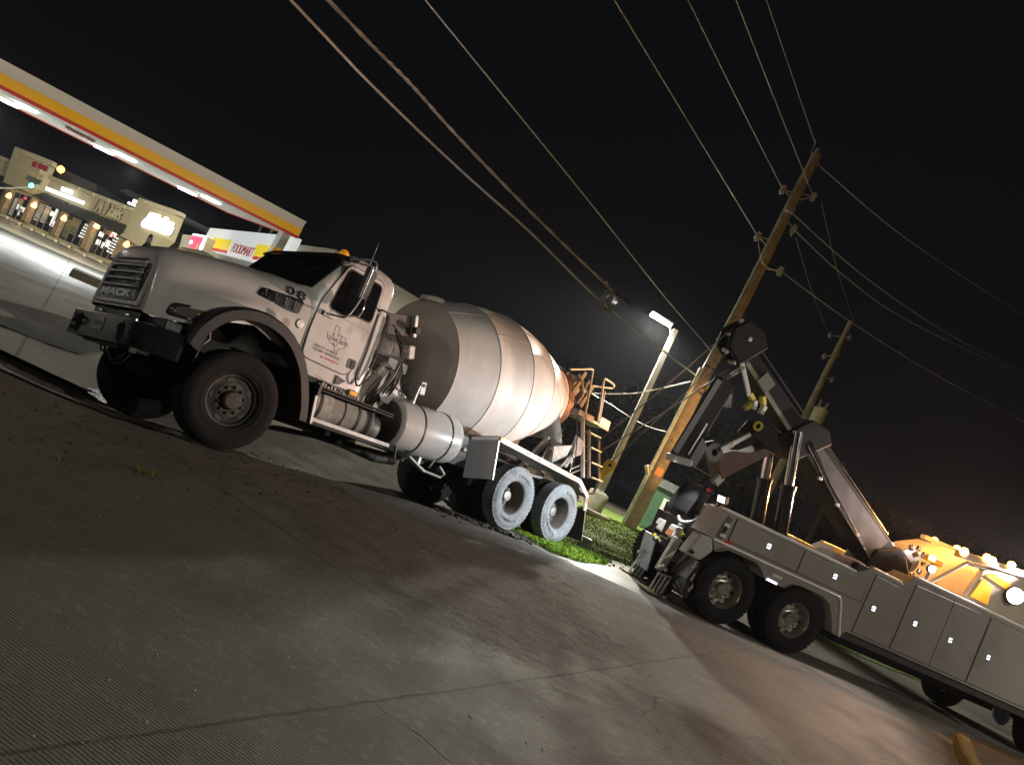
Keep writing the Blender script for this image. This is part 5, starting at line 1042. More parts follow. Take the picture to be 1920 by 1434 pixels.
# ------------------------------------------------------------------ street lamp
LB = W(1106, 960, 27); LB.z = G(LB.x, LB.y); LT = W(1267, 618, 27)
sl = empty('street_lamp', LB, label='lit street lamp on a square steel pole with a round concrete footing', cat='street lamp')
FT = W(1117, 918, 27)
MB().lathe([(.36, -.4), (.36, FT.z-LB.z-.06), (.33, FT.z-LB.z), (.0001, FT.z-LB.z)], (0, 0, 0), (0, 0, 1), 24).build('footing', conc, sl, smooth=35)
lx = LT.x-LB.x
MB().loft([[Vector((lx*t+a*w_, b*w_, FT.z-LB.z+(LT.z-FT.z)*t)) for a, b in ((1, 1), (-1, 1), (-1, -1), (1, -1))] for t, w_ in ((0, .115), (.5, .105), (1, .095))], True, True).build('pole', mat('lamp_pole_paint', (.20, .19, .165), .6, .0, var=.2), sl, bevel=.015)
MB().box((0, 0, FT.z-LB.z+.02), (.42, .42, .04)).build('base_plate', galv, sl, bevel=.008)
hdp = W(1239, 600, 27)-LB; arm_e = Vector((lx, 0, LT.z-LB.z-.35))
MB().tube([arm_e, hdp+Vector((.35, 0, .02))], .035, 8).build('arm', galv, sl)
d_ = (Vector((hdp.x, 0, hdp.z))-arm_e).normalized()
MB().box(hdp+Vector((0, 0, .05)), (.88, .46, .10), (0, R(4), 0)).build('lamp_head', galv, sl, bevel=.03)
MB().box(hdp+Vector((0, -.0, -.012)), (.80, .42, .03), (0, R(4), 0)).build('lamp_lens', mat('street_led_lit', (1, 1, .9), .2, emit=(1, .98, .82), es=60), sl, bevel=.01)
sl_light = lamp('street_light', 'SPOT', LB+hdp+Vector((0, -.05, -.10)), 9000, (1, .95, .80), size=.2, target=LB+hdp+Vector((-1.0, -.6, -7)), spot=158, blend=.3)
lamp('street_light', 'POINT', LB+hdp+Vector((-.3, -.5, -.25)), 260, (1, .95, .80), size=.2)
for (lx_, ly_), pw, lab, turn in (((13.2, 3.0), 4700, 'added lit street lamp, out of view on the verge across the driveway from the tow truck', 2.2), ((-13, -3.5), 800, 'added lit street lamp, out of view by the road left of the driveway', -1.2)):  # unseen lamp copies, added as key and fill light
    o = dup(sl); o.location = (lx_, ly_, G(lx_, ly_)); o.rotation_euler = (0, 0, turn); o['label'] = lab
    hp_ = Vector(o.location)+Matrix.Rotation(turn, 3, 'Z') @ hdp; tgt = Vector((2.5, 8, 0)) if lx_ > 0 else Vector((-3, 6, 0))
    lamp('street_light', 'SPOT', hp_-Vector((0, 0, .12)), pw, (1, .93, .80), size=.2, target=hp_+Vector((0, 0, -7))+(tgt-hp_).normalized()*5, spot=150, blend=.4)
for o in [o for o in bpy.data.objects if o.name.startswith('street_lamp')]: o['group'] = 'street lamps'
# ------------------------------------------------------------------ overhead wires
def wire(name, label, P, r, m=wiremat, ext=0, group='overhead power lines', n=6):
    P = [Vector(p) for p in P]
    if ext: P = [P[0]+(P[0]-P[1]).normalized()*ext]+P
    return tag(MB().tube(smoothpath(P, n), r*1.1, 6).build(name, m, smooth=60), label, 'wire', group)
wire('power_line', 'upper power line running from overhead to the left-hand arm of the wooden pole', [WZ(1152, 0, 11.0), WZ(1260, 178, 11.0), W(1421, 443, 23.7)], .014, ext=14)
wire('power_line', 'power line meeting the upper insulator bracket of the wooden pole', [WZ(1290, 0, 12.4), WZ(1380, 182, 12.4), W(1468, 356, 23.7)], .013, ext=14)
wire('power_line', 'power line passing behind the top of the wooden pole', [WZ(1380, 0, 12.4), WZ(1450, 180, 12.4), W(1525, 369, 23.9)], .012, ext=14)
wire('power_line', 'topmost thin line ending at the pole cap', [WZ(1437, 0, 14.2), W(1528, 268, 23.9)], .010, ext=12)
wire('power_line', 'single line between the twisted cable bundle and the upper power lines', [WZ(797, 0, 7.8), WZ(960, 200, 7.8), WZ(1100, 372, 7.8), WZ(1245, 555, 7.8), W(1346, 672, 23.9)], .013, ext=12)
wire('power_line', 'thin line leaving the pole top past the dark sky', [W(1533, 308, 24), W(1700, 448, 25.5), W(1920, 590, 28), W(2100, 690, 31)], .012)
wire('power_line', 'upper of two close lines sagging away from the pole clamp', [W(1480, 395, 24), W(1610, 510, 25), W(1760, 615, 26.2), W(1920, 700, 28), W(2100, 785, 31)], .013)
wire('power_line', 'lower of two close lines sagging away from the pole bracket', [W(1488, 430, 24), W(1580, 515, 24.8), W(1700, 600, 25.8), W(1920, 706, 28), W(2100, 795, 31)], .013)
wire('power_line', 'lowest line leaving the pole over the tow truck', [W(1463, 508, 24), W(1590, 600, 25), W(1750, 700, 26.3), W(1920, 790, 28), W(2100, 880, 31)], .013)
for a, b in (((1540, 380), (1600, 600)), ((1492, 445), (1560, 640))): wire('power_line', 'faint drop line from the wooden pole towards the farther pole', [W(*a, 24.2), W((a[0]+b[0])/2-3, (a[1]+b[1])/2+6, 27), W(*b, 30)], .006)
bun = [WZ(615, 0, 6.4), WZ(690, 78, 6.4), WZ(770, 158, 6.4), WZ(860, 258, 6.4), WZ(1000, 402, 6.4), WZ(1140, 537, 6.4), WZ(1165, 560, 6.4)]
bs = smoothpath([bun[0]+(bun[0]-bun[1]).normalized()*10]+bun, 30); mb = MB()
for s in (0, 1): mb.tube([p+Vector((0, 0,   .014*math.sin(i*.55+s*math.pi)))+Vector((.014*math.cos(i*.55+s*math.pi), 0, 0)) for i, p in enumerate(bs)], .022, 6)
tag(mb.build('telephone_cable', mat('dusty_cable_bundle', (.26, .25, .23), .5, var=.4, scale=3), smooth=60), 'thick twisted telephone cable bundle crossing the night sky', 'cable')
lo = [WZ(545, 0, 6.1), WZ(700, 163, 6.1), WZ(860, 316, 6.1), WZ(1000, 441, 6.1), WZ(1122, 561, 6.1), WZ(1240, 655, 6.1), W(1330, 722, 24)]
wire('telephone_cable', 'slimmer telephone cable running just below the twisted bundle to the pole', lo, .024, mat('slim_cable_grey', (.30, .30, .29), .4, var=.4, scale=2), ext=9, group='telephone cables')
wire('service_drop', 'pale service wire stretched behind the mixer ladder to the wooden pole', [W(1055, 722, 26), W(1100, 736, 26), W(1180, 738, 25.5), W(1240, 728, 24.8), W(1295, 715, 24)], .018, group='service wires')
wire('service_drop', 'dark service wire sloping behind the street lamp pole', [W(1090, 728, 30), W(1135, 752, 30), W(1205, 795, 30), W(1270, 815, 30), W(1400, 850, 32)], .010, group='service wires')
coil = empty('cable_coil', W(1140, 561, 21), label='spare loops of black cable and a splice closure hung on the telephone line', cat='cable coil')
def cl(px, py): return W(px, py, 20.95)-W(1140, 561, 21)
for k in range(5):
    c = cl(1136+2.0*k, 562+1.2*k); ring = [c+Vector((.16*math.cos(a), .12*math.sin(a)*((k % 2)*.6+.5), .36*math.sin(a)*(1-.04*k))) for a in np.linspace(0, 2*math.pi, 25)]
    MB().tube(ring, .018, 6, caps=False).build('cable_loop', cablemat, coil, smooth=60)
cz = MB().tube([cl(1152, 548), cl(1170, 562), cl(1186, 572)], .045, 10).build('splice_closure', blackg, coil, smooth=50)
for p, q in (((1148, 545), (1194, 576)), ((1160, 556), (1180, 580)), ((1165, 552), (1160, 566))): MB().tube([cl(*p), cl(*q)], .016, 6).build('closure_strap', cablemat, coil)
MB().lathe([(.0001, .05), (.05, .03), (.06, 0), (.05, -.03)], cl(1136, 531), (0, -1, 0), 12).build('marker_ball', mat('orange_marker', (.65, .22, .12), .5), coil, smooth=50)
# ------------------------------------------------------------------ winch lines and snatch block
head = TM @ (A+bd*(L+.45)+bn*(-.12)+Vector((0, -.1, 0)))
def rope(label, a, b, r, sag=.05):
    a, b = Vector(a), Vector(b); return tag(MB().tube([a.lerp(b, t)-Vector((0, 0, sag*4*t*(1-t))) for t in np.linspace(0, 1, 9)], r, 6).build('winch_line', ropemat, smooth=60), label, 'winch line', 'winch lines from the boom head')
lad1 = MM @ Vector((-7.9, .74, 2.08)); lad2 = MM @ Vector((-7.88, .82, 1.85))
rope('steel winch line from the boom head to the upper part of the mixer ladder', TM @ (A+bd*(L+.50)+bn*(.05)+Vector((0, -.1, 0))), lad1, .013)
rope('steel winch line hung below the hooked chain and tied to the mixer ladder', TM @ (A+bd*(L+.02)+bn*(-.45)+Vector((0, -.2, 0))), lad2, .014)
hk = TM @ (A+bd*(L-.1)+bn*(-.28)+Vector((0, -.24, 0))); ch = empty('chain_hook', hk, label='shiny chain links and hook hung from the boom head', cat='chain')
e2 = (lad2-hk).normalized()
for k in range(4):
    c = e2*(.02+.14*k); s1 = e2; s2 = Vector((0, 0, 1)) if k % 2 else e2.cross(Vector((0, 0, 1))).normalized()
    MB().tube([c+s1*(.09*math.cos(a))+s2*(.045*math.sin(a)) for a in np.linspace(0, 2*math.pi, 17)], .016, 6, caps=False).build('chain_link', galv, ch, smooth=60)
MB().tube(smoothpath([e2*.55, e2*.72, e2*.80+Vector((0, 0, .05)), e2*.74+Vector((0, 0, .09))], 4), .022, 7).build('hook', yellowp, ch, smooth=60)
sb = empty('snatch_block', W(1137, 880, 17.2), label='yellow snatch block on a strap behind the mixer ladder', cat='snatch block')
q = Vector((0, 0, 0)); d1 = (W(1145, 868, 17.2)-W(1127, 893, 17.2)).normalized(); d1n = Vector((-d1.z, 0, d1.x))
pl_ = [q+d1*a+d1n*b for a, b in ((.22, -.10), (.26, 0), (.22, .10), (.10, .13), (-.10, .07), (-.30, .04), (-.30, -.04), (-.10, -.07), (.10, -.13))]
for dy in (-.05, .03): MB().prism([p+Vector((0, dy, 0)) for p in pl_], (0, .02, 0)).build('cheek_plate', yellowp, sb, bevel=.006)
MB().lathe([(.0001, -.03), (.10, -.03), (.085, 0), (.10, .03), (.0001, .03)], q+d1*.1, (0, 1, 0), 20).build('sheave', frameb, sb, smooth=40)
MB().lathe([(.0001, .02), (.035, .015), (.04, 0)], q+d1*.12+Vector((0, -.055, 0)), (0, -1, 0), 12).build('pin', frameb, sb, smooth=50)
rope('thin winch line running up from the yellow snatch block to the boom head', W(1145, 866, 17.2), TM @ (A+bd*(L+.2)+bn*(-.2)), .011)
# strap from the block to the lamp pole base
tag(MB().tube([W(1127, 895, 17.2), W(1112, 925, 17.4), MM @ Vector((-7.6, .5, 1.0))], .03, 6).build('tow_strap', mat('pale_strap', (.50, .46, .34), .8)), 'pale tow strap from the yellow snatch block down to the mixer tail', 'strap')
# ------------------------------------------------------------------ small things on the lawn
mk = empty('marker_post', W(1216, 975, 30), label='short grey utility marker post with a white cap on the lawn', cat='marker post')
z0 = G(mk.location.x, mk.location.y)-mk.location.z
MB().tube([(0, 0, z0), (0, 0, z0+.55)], .11, 12).build('post', mat('post_grey', (.2, .2, .19), .7), mk, smooth=50)
MB().tube([(0, 0, z0+.55), (0, 0, z0+1.05), (0, 0, z0+1.1)], [.15, .15, .1], 12).build('cap', mat('post_white', (.62, .62, .56), .6), mk, smooth=50)
gb_ = W(1246, 958, 30); gb_.z = G(gb_.x, gb_.y)
bx_ = empty('utility_cabinet', gb_, label='green utility cabinet with white notice behind the tow truck tail', cat='cabinet')
zc = W(1246, 958, 30).z-gb_.z
MB().box((0, 0, (zc+.75)/2), (1.3, .7, zc+.75)).build('housing', mat('cabinet_green', (.05, .12, .07), .5), bx_, bevel=.02)
MB().prism([(-.75, -.45, zc+.75), (.75, -.45, zc+.75), (.55, -.1, zc+1.1), (-.55, -.1, zc+1.1)], (0, .5, 0)).build('lid', mat('cabinet_dark', (.06, .065, .06), .6), bx_, bevel=.02)
MB().mm((-.32, -.362, zc-.1), (.42, -.352, zc+.45)).build('notice', mat('notice_white', (.6, .62, .56), .6), bx_)
for k in range(3): MB().mm((-.05, -.366, zc+.02+.13*k), (.36, -.363, zc+.06+.13*k)).build('notice_print', mat('notice_green', (.06, .16, .09), .6), bx_)
wbx = W(1107, 992, 15.6); wbx.z = G(wbx.x, wbx.y)
wb = empty('valve_box', wbx, label='small white utility box on the grass beside the mixer mud flap', cat='box')
MB().box((0, 0, .10), (.24, .2, .2)).build('box', mat('box_white', (.62, .62, .62), .5), wb, bevel=.012); MB().box((0, 0, .215), (.27, .23, .03)).build('lid', mat('box_white', (.62, .62, .62), .5), wb, bevel=.01)
sn = WZ(1122, 955, .4); sn = W(1119, 958, 23); sn.z = G(sn.x, sn.y)
tag(MB().box((sn.x, sn.y, sn.z+.06), (.9, .5, .14), (0, 0, .3)).build('concrete_block', conc, bevel=.04), 'low flat concrete block lying beside the lamp footing', 'block')
# ------------------------------------------------------------------ dark trees beyond the far road
leafm = mat('dark_foliage', (.045, .06, .022), .7, var=.5, scale=1.2)
barkm = mat('bark', (.06, .048, .036), .9, var=.4, scale=4)
def tree(x, y, h, rad, seed, label):
    r_ = random.Random(seed); z = G(x, y); o = empty('tree', (x, y, z), label=label, cat='tree', group='dark trees beyond the far road')
    mb = MB().tube([(0, 0, -.2), (.1, 0, h*.3), (-.1, .1, h*.55), (.05, 0, h*.8)], [.28, .22, .15, .05], 10)
    for k in range(9):
        a = r_.uniform(0, 6.28); t = r_.uniform(.3, .7); mb.tube([(0, 0, h*t), (math.cos(a)*rad*.4, math.sin(a)*rad*.4, h*t+rad*.25), (math.cos(a)*rad*.75, math.sin(a)*rad*.75, h*t+rad*.4)], [.10, .06, .02], 6)
    mb.build('trunk', barkm, o, smooth=60)
    cr_ = MB(); cl_ = []
    for k in range(46):
        a = r_.uniform(0, 6.28); b = r_.uniform(-1, 1); q = r_.uniform(.35, 1); cl_.append((math.cos(a)*rad*q*math.sqrt(1-b*b*.8), math.sin(a)*rad*q*math.sqrt(1-b*b*.8), h*.62+b*h*.36, r_.uniform(.5, 1.1)*rad*.28))
    for cx, cy, cz, cr0 in cl_:
        for k in range(70):
            v = Vector((r_.gauss(0, 1), r_.gauss(0, 1), r_.gauss(0, 1))).normalized()*cr0*r_.uniform(.5, 1.1); s_ = r_.uniform(.10, .24)
            c = Vector((cx, cy, cz))+v; u = Vector((r_.gauss(0, 1), r_.gauss(0, 1), r_.gauss(0, 1))).normalized(); w_ = u.cross(Vector((r_.gauss(0, 1), r_.gauss(0, 1), r_.gauss(0, 1)))).normalized()
            n = len(cr_.v); cr_.v += [tuple(c-u*s_), tuple(c+w_*s_*.45), tuple(c+u*s_), tuple(c-w_*s_*.45)]; cr_.f.append((n, n+1, n+2, n+3))
    me = cr_.mesh('crown'); me.materials.append(leafm); link(bpy.data.objects.new('crown', me), o)
for i, (x, y, h, rad) in enumerate(((4.5, 54, 7.5, 3.6), (10, 57, 8.5, 4.0), (15.5, 55, 7.5, 3.6), (21, 60, 9.5, 4.5), (28, 58, 8, 4.0), (35, 62, 9, 4.3), (43, 66, 9.5, 4.6))):
    tree(x, y, h, rad, 30+i, 'dark leafy tree in the shadow beyond the far road')
# ------------------------------------------------------------------ gas station canopy
CL, CRt = W(0, 110, 25.5), W(572, 415, 35.0)           # fascia top at the photo's edge and at its end
ce = (CRt-CL); cl_ = ce.length; ce.normalize(); cn = Vector((ce.y, -ce.x, 0)).normalized()
if cn.y > 0: cn = -cn                                  # towards the camera
CS = CL-ce*26; HL = W(0, 167, 25.5).z-CL.z; HR = W(560, 449, 35.0).z-CRt.z
def cf(s, t, off=0): # s metres along the fascia, t 0 top .. 1 bottom
    p = CS+ce*s; k = (s-26)/cl_; return p+Vector((0, 0, (HL+(HR-HL)*k)*t))+cn*off
CLEN = cl_+26; DEP = 7.2
can = empty('station_canopy', (CS+ce*CLEN*.5+Vector((0, 0, -5))), label='gas station canopy with white, yellow and red fascia and bright soffit lights', cat='canopy')
def cadd(mb, name, m, parent=can, **k):
    mb.v = [tuple(Vector(v)-can.location) for v in mb.v]; return mb.build(name, m, parent, **k)
creamf = mat('fascia_cream', (.62, .56, .47), .4, var=.06, emit=(1, .85, .68), es=.13)
yelf = mat('fascia_yellow', (.72, .36, .01), .4, var=.06, emit=(1, .47, .01), es=.24)
redf = mat('fascia_red', (.50, .03, .03), .4, var=.06, emit=(1, .04, .03), es=.12)
for nm, t0, t1, of, m_ in (('cream_band', .0, .06, .10, creamf), ('cream_band', .06, .46, .06, creamf), ('yellow_band', .46, .86, .075, yelf), ('red_band', .86, 1.0, .085, redf)):
    cadd(MB().prism([cf(0, t0), cf(CLEN, t0), cf(CLEN, t1), cf(0, t1)], cn*of), nm, m_)
    cadd(MB().prism([cf(CLEN, t0), cf(CLEN, t0, -DEP), cf(CLEN, t1, -DEP), cf(CLEN, t1)], ce*of), nm, m_)
    cadd(MB().prism([cf(0, t0, -DEP), cf(CLEN, t0, -DEP), cf(CLEN, t1, -DEP), cf(0, t1, -DEP)], -cn*of), nm, m_)
soff = mat('soffit_white', (.72, .73, .70), .45, var=.08)
cadd(MB().add([cf(0, .95, -.01), cf(CLEN, .95, -.01), cf(CLEN, .95, -DEP+.01), cf(0, .95, -DEP+.01), cf(0, .05, -.01), cf(CLEN, .05, -.01), cf(CLEN, .05, -DEP+.01), cf(0, .05, -DEP+.01)], [(0, 1, 2, 3), (7, 6, 5, 4), (0, 4, 5, 1), (1, 5, 6, 2), (2, 6, 7, 3), (3, 7, 4, 0)]), 'deck', soff)
for k in range(16): d = -.4-.42*k; cadd(MB().prism([cf(.1, .95, d), cf(CLEN-.1, .95, d), cf(CLEN-.1, .985, d), cf(.1, .985, d)], cn*.06), 'soffit_rib', soff)
canlit = mat('canopy_led_lit', (1, 1, 1), .3, emit=(.95, 1, 1), es=9)
lamp_s = [3.0, 8.5, 14.0, 19.5]  # lamps out of view, added with more canopy to light the mixer nose
for px, py in ((45, 212), (232, 303), (392, 386)):
    d = ray(px, py).normalized()
    lamp_s.append(min(np.arange(.5, CLEN, .1), key=lambda s: ((cf(s, .97, -2.6)-Vector((0, 0, CH))).normalized()-d).length))
for s in lamp_s:
    for off in (-2.6, -5.2):
        c = cf(s, 1.0, off); cadd(MB().prism([c-ce*.33-cn*.33, c+ce*.33-cn*.33, c+ce*.33+cn*.33, c-ce*.33+cn*.33], (0, 0, -.07)), 'canopy_lamp', canlit)
        lamp('canopy_light', 'SPOT', c-Vector((0, 0, .2)), 1500 if s > 22 else 4500, (.93, .98, 1), size=.35, target=c-Vector((0, 0, 5)), spot=150, blend=.5)
for s, off in ((CLEN-.35, -.45), (3.0, -.45)):
    c = cf(s, .97, off); g_ = G(c.x, c.y); cadd(MB().box((c.x, c.y, (c.z+g_)/2), (.42, .42, c.z-g_), (0, 0, math.atan2(ce.y, ce.x))), 'column', mat('column_white', (.6, .6, .58), .5), bevel=.02)
for s in (22.0, 28.0, 34.0):  # fill spots without fixtures, added to brighten the strip mall
    c = cf(s, 1.0, -DEP+.3)-Vector((0, 0, .25)); lamp('mall_fill_light', 'SPOT', c-cn*.4, 34000, (1, .92, .72), size=.3, target=c-cn*32+ce*(s-30)*1.5-Vector((0, 0, 2.6)), spot=75, blend=.8)
def csn(x, y): return (110+x/23.9, 220+y/23.9)
def onfascia(px, py, off):
    d = ray(px, py); n = cn; p0 = CS+n*off; t = (p0-Vector((0, 0, CH))).dot(n)/d.dot(n); return Vector((0, 0, CH))+d*t
q = [onfascia(*csn(*p), .0) for p in ((300, 340), (1650, 1030), (1605, 1150), (280, 462))]
cs = cadd(MB().prism(q, cn*.03), 'clearance_sign', mat('sign_pale_pink', (.42, .30, .25), .5))
cc = sum(q, Vector())/4+cn*.033-can.location; text('clearance_lettering', 'Clearance 15 6', redpaint, can, cc, (q[1]-q[0]), Vector((0, 0, 1)), (q[1]-q[0]).length*.86, .16, .004)
# ------------------------------------------------------------------ food mart
FL, FR = W(403, 432, 60), W(543, 447, 40.5)
fe = Vector((FR.x-FL.x, FR.y-FL.y, 0)).normalized(); fn = Vector((fe.y, -fe.x, 0)); fn = fn if fn.y < 0 else -fn
def F2(px, py, off=0):
    d = ray(px, py); p0 = Vector((FL.x, FL.y, 0))+fn*off; t = (p0-Vector((0, 0, 0))).dot(fn)/d.dot(fn); return Vector((0, 0, CH))+d*t
fm = empty('food_mart', (FL+FR)*.5-Vector((0, 0, 6)), label='white food mart store with yellow and red sign panels behind the mixer hood', cat='shop')
def fadd(mb, name, m, **k):
    mb.v = [tuple(Vector(v)-fm.location) for v in mb.v]; return mb.build(name, m, fm, **k)
bq = lambda x, y: (360+x/8, 400+y/8)
fw_ = mat('mart_white_panel', (.70, .72, .72), .4, var=.06, emit=(.95, 1, 1), es=.50)
a, b = F2(*bq(335, 255)), F2(*bq(1650, 402)); h0 = -1.75
fadd(MB().prism([a, b, b+Vector((0, 0, h0*1.0)), a+Vector((0, 0, h0))], fn*.35), 'sign_fascia', fw_)
back = 12.0; ga, gb2 = G(a.x, a.y)-.3, G(b.x, b.y)-.3
fadd(MB().prism([a+Vector((0, 0, -.2)), b+fe*6+Vector((0, 0, -.2)), (b.x+fe.x*6, b.y+fe.y*6, gb2), (a.x, a.y, ga)], -fn*back), 'wall', mat('mart_wall', (.42, .41, .36), .7, var=.1))
ymart = mat('mart_yellow', (.80, .60, .03), .4, var=.05, emit=(1, .78, .04), es=.55); rmart = mat('mart_red', (.55, .03, .03), .4, var=.05, emit=(1, .06, .04), es=.35)
for Pq, m_ in ((((340, 365), (605, 410), (535, 560), (285, 510)), ymart), (((285, 510), (535, 560), (520, 605), (265, 550)), rmart), (((985, 465), (1240, 500), (1180, 690), (920, 640)), ymart), (((920, 640), (1180, 690), (1165, 740), (905, 690)), rmart)):
    fadd(MB().prism([F2(*bq(*p), .352) for p in Pq], fn*.02), 'sign_panel', m_)
p0, p1 = F2(*bq(605, 530), .36), F2(*bq(930, 575), .36)
text('sign_lettering', 'FOODMART', mat('mart_letter_red', (.55, .08, .09), .5, emit=(1, .2, .2), es=.12), fm, (p0+p1)/2-fm.location, fe if fe.dot(p1-p0) > 0 else -fe, (0, 0, 1), (p1-p0).length, .62, .02)
for x in (1000, 1185): c = F2(*bq(x, 290), -.6); fadd(MB().tube([c-Vector((0, 0, .6)), c+Vector((0, 0, .45))], .09, 10), 'roof_vent', galv)
c = F2(*bq(225, 440), .45); fadd(MB().box(c, (.2, .1, .9)), 'wall_lamp', mat('mart_wall_lamp', (1, .6, .2), .4, emit=(1, .6, .2), es=1.5))
# ------------------------------------------------------------------ strip mall
SA, SB = W(0, 405, 70), W(200, 490, 62)
se = Vector((SB.x-SA.x, SB.y-SA.y, 0)).normalized(); sn_ = Vector((se.y, -se.x, 0)); sn_ = sn_ if sn_.y < 0 else -sn_
def F3(px, py, off=0):
    d = ray(px, py); p0 = Vector((SA.x, SA.y, 0))+sn_*off; t = p0.dot(sn_)/d.dot(sn_); return Vector((0, 0, CH))+d*t
sm = empty('strip_mall', (SA+SB)*.5, label='tan strip mall with dark awnings, stone pilasters and lit shop signs', cat='shop building')
def sadd(mb, name, m, parent=sm, **k):
    mb.v = [tuple(Vector(v)-sm.location) for v in mb.v]; return mb.build(name, m, parent, **k)
A1 = lambda x, y: (x/6.236, 270+y/6.236)
A2 = lambda x, y: (200+x/7.385, 330+y/7.385)
tan = mat('mall_stucco', (.40, .355, .235), .85, var=.1, scale=.6, emit=(1, .88, .6), es=.0); tand = mat('mall_trim', (.46, .42, .30), .8, var=.1, scale=.8)
sadd(MB().prism([F3(*p) for p in (A1(-900, -170), A1(-300, 40), A1(0, 155), A1(600, 395), A1(1560, 765), A1(1800, 860), A1(1800, 1640), A1(1270, 1412), A1(0, 825), A1(-900, 410))], -sn_*14), 'wall', tan)
for P in (((-300, 20), (0, 140), (270, 250), (255, 285), (0, 185), (-300, 62)), ((610, 385), (1560, 755), (1700, 815), (1690, 850), (1550, 800), (600, 425))):
    sadd(MB().prism([F3(*A1(*p), .01) for p in P], sn_*.35), 'cornice', tand)
for x, y in ((920, 530), (1090, 600), (1270, 670), (1450, 745)): sadd(MB().prism([F3(*A1(x+a, y+b), .36) for a, b in ((-12, -30), (18, -18), (6, 14), (-22, 2))], sn_*.12), 'cornice_bracket', tand)
tow_ = sadd(MB().prism([F3(*A1(*p), 0) for p in ((310, 105), (665, 240), (655, 265), (520, 575), (400, 605), (175, 515), (300, 130))], sn_*1.1), 'sign_tower', tan)
sadd(MB().prism([F3(*A1(*p), 1.0) for p in ((300, 95), (670, 232), (660, 290), (365, 175), (320, 160))], sn_*.45), 'tower_cornice', tand)
for Pq, m_ in ((((395, 200), (445, 218), (420, 280), (370, 262)), mat('board_red', (.22, .02, .04), .5, emit=(1, .1, .15), es=.06)), (((460, 225), (570, 268), (545, 325), (435, 282)), mat('board_red', (.22, .02, .04), .5)), (((330, 370), (495, 430), (465, 480), (300, 415)), mat('board_green', (.12, .16, .14), .5))):
    sadd(MB().prism([F3(*A1(*p), 1.102) for p in Pq], sn_*.05), 'directory_panel', m_)
for k in range(9):
    x, y = 335+21*k, 300+8*k; sadd(MB().prism([F3(*A1(x+a, y+b), 1.102) for a, b in ((0, 0), (13, 5), (-6, 52), (-19, 47))], sn_*.05), 'directory_letter', mat('board_gold', (.42, .36, .22), .5))
cb = sadd(MB().prism([F3(*A2(*p), 0) for p in ((590, 380), (1090, 550), (940, 925), (700, 1100), (330, 900), (400, 830))], sn_*1.0), 'gable_block', tan)
sadd(MB().prism([F3(*A2(*p), .95) for p in ((585, 370), (1098, 540), (1085, 590), (570, 415))], sn_*.4), 'gable_cornice', tand)
awn = mat('awning_charcoal', (.055, .052, .05), .75, var=.15)
for T, Bt in ((((400, 600), (520, 572), (815, 690)), ((360, 598), (650, 740), (815, 705))), (((690, 735), (840, 705), (1175, 832)), ((640, 735), (1000, 882), (1170, 848))), (((1040, 872), (1190, 845), (1555, 975)), ((1005, 880), (1440, 1045), (1530, 1010))), (((-80, 330), (0, 362), (175, 438)), ((-120, 400), (60, 490), (150, 462)))):
    t0, t1, t2 = [F3(*A1(*p), .05) for p in T]; b0, b1, b2 = [F3(*A1(*p), 1.1) for p in Bt]
    sadd(MB().add([t1, t2, b1, b0, t1-Vector((0, 0, .9)), t2-Vector((0, 0, .9))], [(0, 1, 2, 3), (0, 3, 4), (1, 5, 2), (3, 2, 5, 4), (0, 4, 5, 1)]), 'awning', awn)
stone = mat('pilaster_stone', (.27, .20, .12), .9, var=.45, scale=3, col2=(.42, .33, .2), c2amt=.5, bump=.5)
gl = mat('shop_glass', (.025, .027, .03), .12, var=.2)
win = [((190, 565), (440, 655), (290, 925), (80, 830)), ((470, 670), (780, 795), (650, 1075), (350, 930)), ((820, 820), (1120, 930), (1000, 1235), (690, 1095)), ((1170, 950), (1460, 1080), (1330, 1370), (1040, 1265)), ((-120, 450), (140, 545), (20, 790), (-240, 690))]
for Pq in win:
    q = [F3(*A1(*p), .02) for p in Pq]; wn = sadd(MB().prism(q, sn_*.04), 'shop_window', gl)
    for t in (0, .25, .5, .75, 1):
        p_, r_ = q[0].lerp(q[1], t)+sn_*.05, q[3].lerp(q[2], t)+sn_*.05; sadd(MB().bar(p_, r_, .07, .07), 'mullion', mat('mullion_grey', (.16, .16, .15), .5), wn)
    p_, r_ = q[0].lerp(q[3], .68)+sn_*.05, q[1].lerp(q[2], .68)+sn_*.05; sadd(MB().bar(p_, r_, .06, .06), 'mullion', mat('mullion_grey', (.16, .16, .15), .5), wn)
for Pq in (((140, 540), (190, 560), (60, 825), (10, 800)), ((438, 658), (472, 672), (345, 935), (290, 912)), ((775, 797), (822, 820), (690, 1095), (640, 1072)), ((1110, 925), (1172, 950), (1040, 1265), (985, 1240)), ((1470, 1080), (1540, 1110), (1430, 1380), (1350, 1350))):
    sadd(MB().prism([F3(*A1(*p), .0) for p in Pq], sn_*.45), 'pilaster', stone)
sc_m = mat('sconce_lit', (1, .6, .3), .4, emit=(1, .55, .22), es=2.2)
for k, (x, y) in enumerate(((105, 603), (403, 716), (750, 866), (1138, 957), (1482, 1172))):
    c = F3(*A1(x, y), .6); sadd(MB().lathe([(.0001, .28), (.10, .25), (.2, .05), (.24, -.1), (.18, -.25), (.0001, -.28)], c, (0, 0, 1), 12), 'sconce', sc_m, smooth=50)
    if k in (1, 3): lamp('sconce_light', 'POINT', c+sn_*.5, 60, (1, .72, .42), size=.2)
posw = mat('poster_lit_white', (.75, .76, .78), .5, emit=(.95, .98, 1), es=.7); posg = mat('poster_grey', (.30, .30, .27), .6, emit=(1, 1, .9), es=.12); posd = mat('poster_red', (.5, .05, .08), .5, emit=(1, .1, .2), es=.8)
rp = random.Random(12)
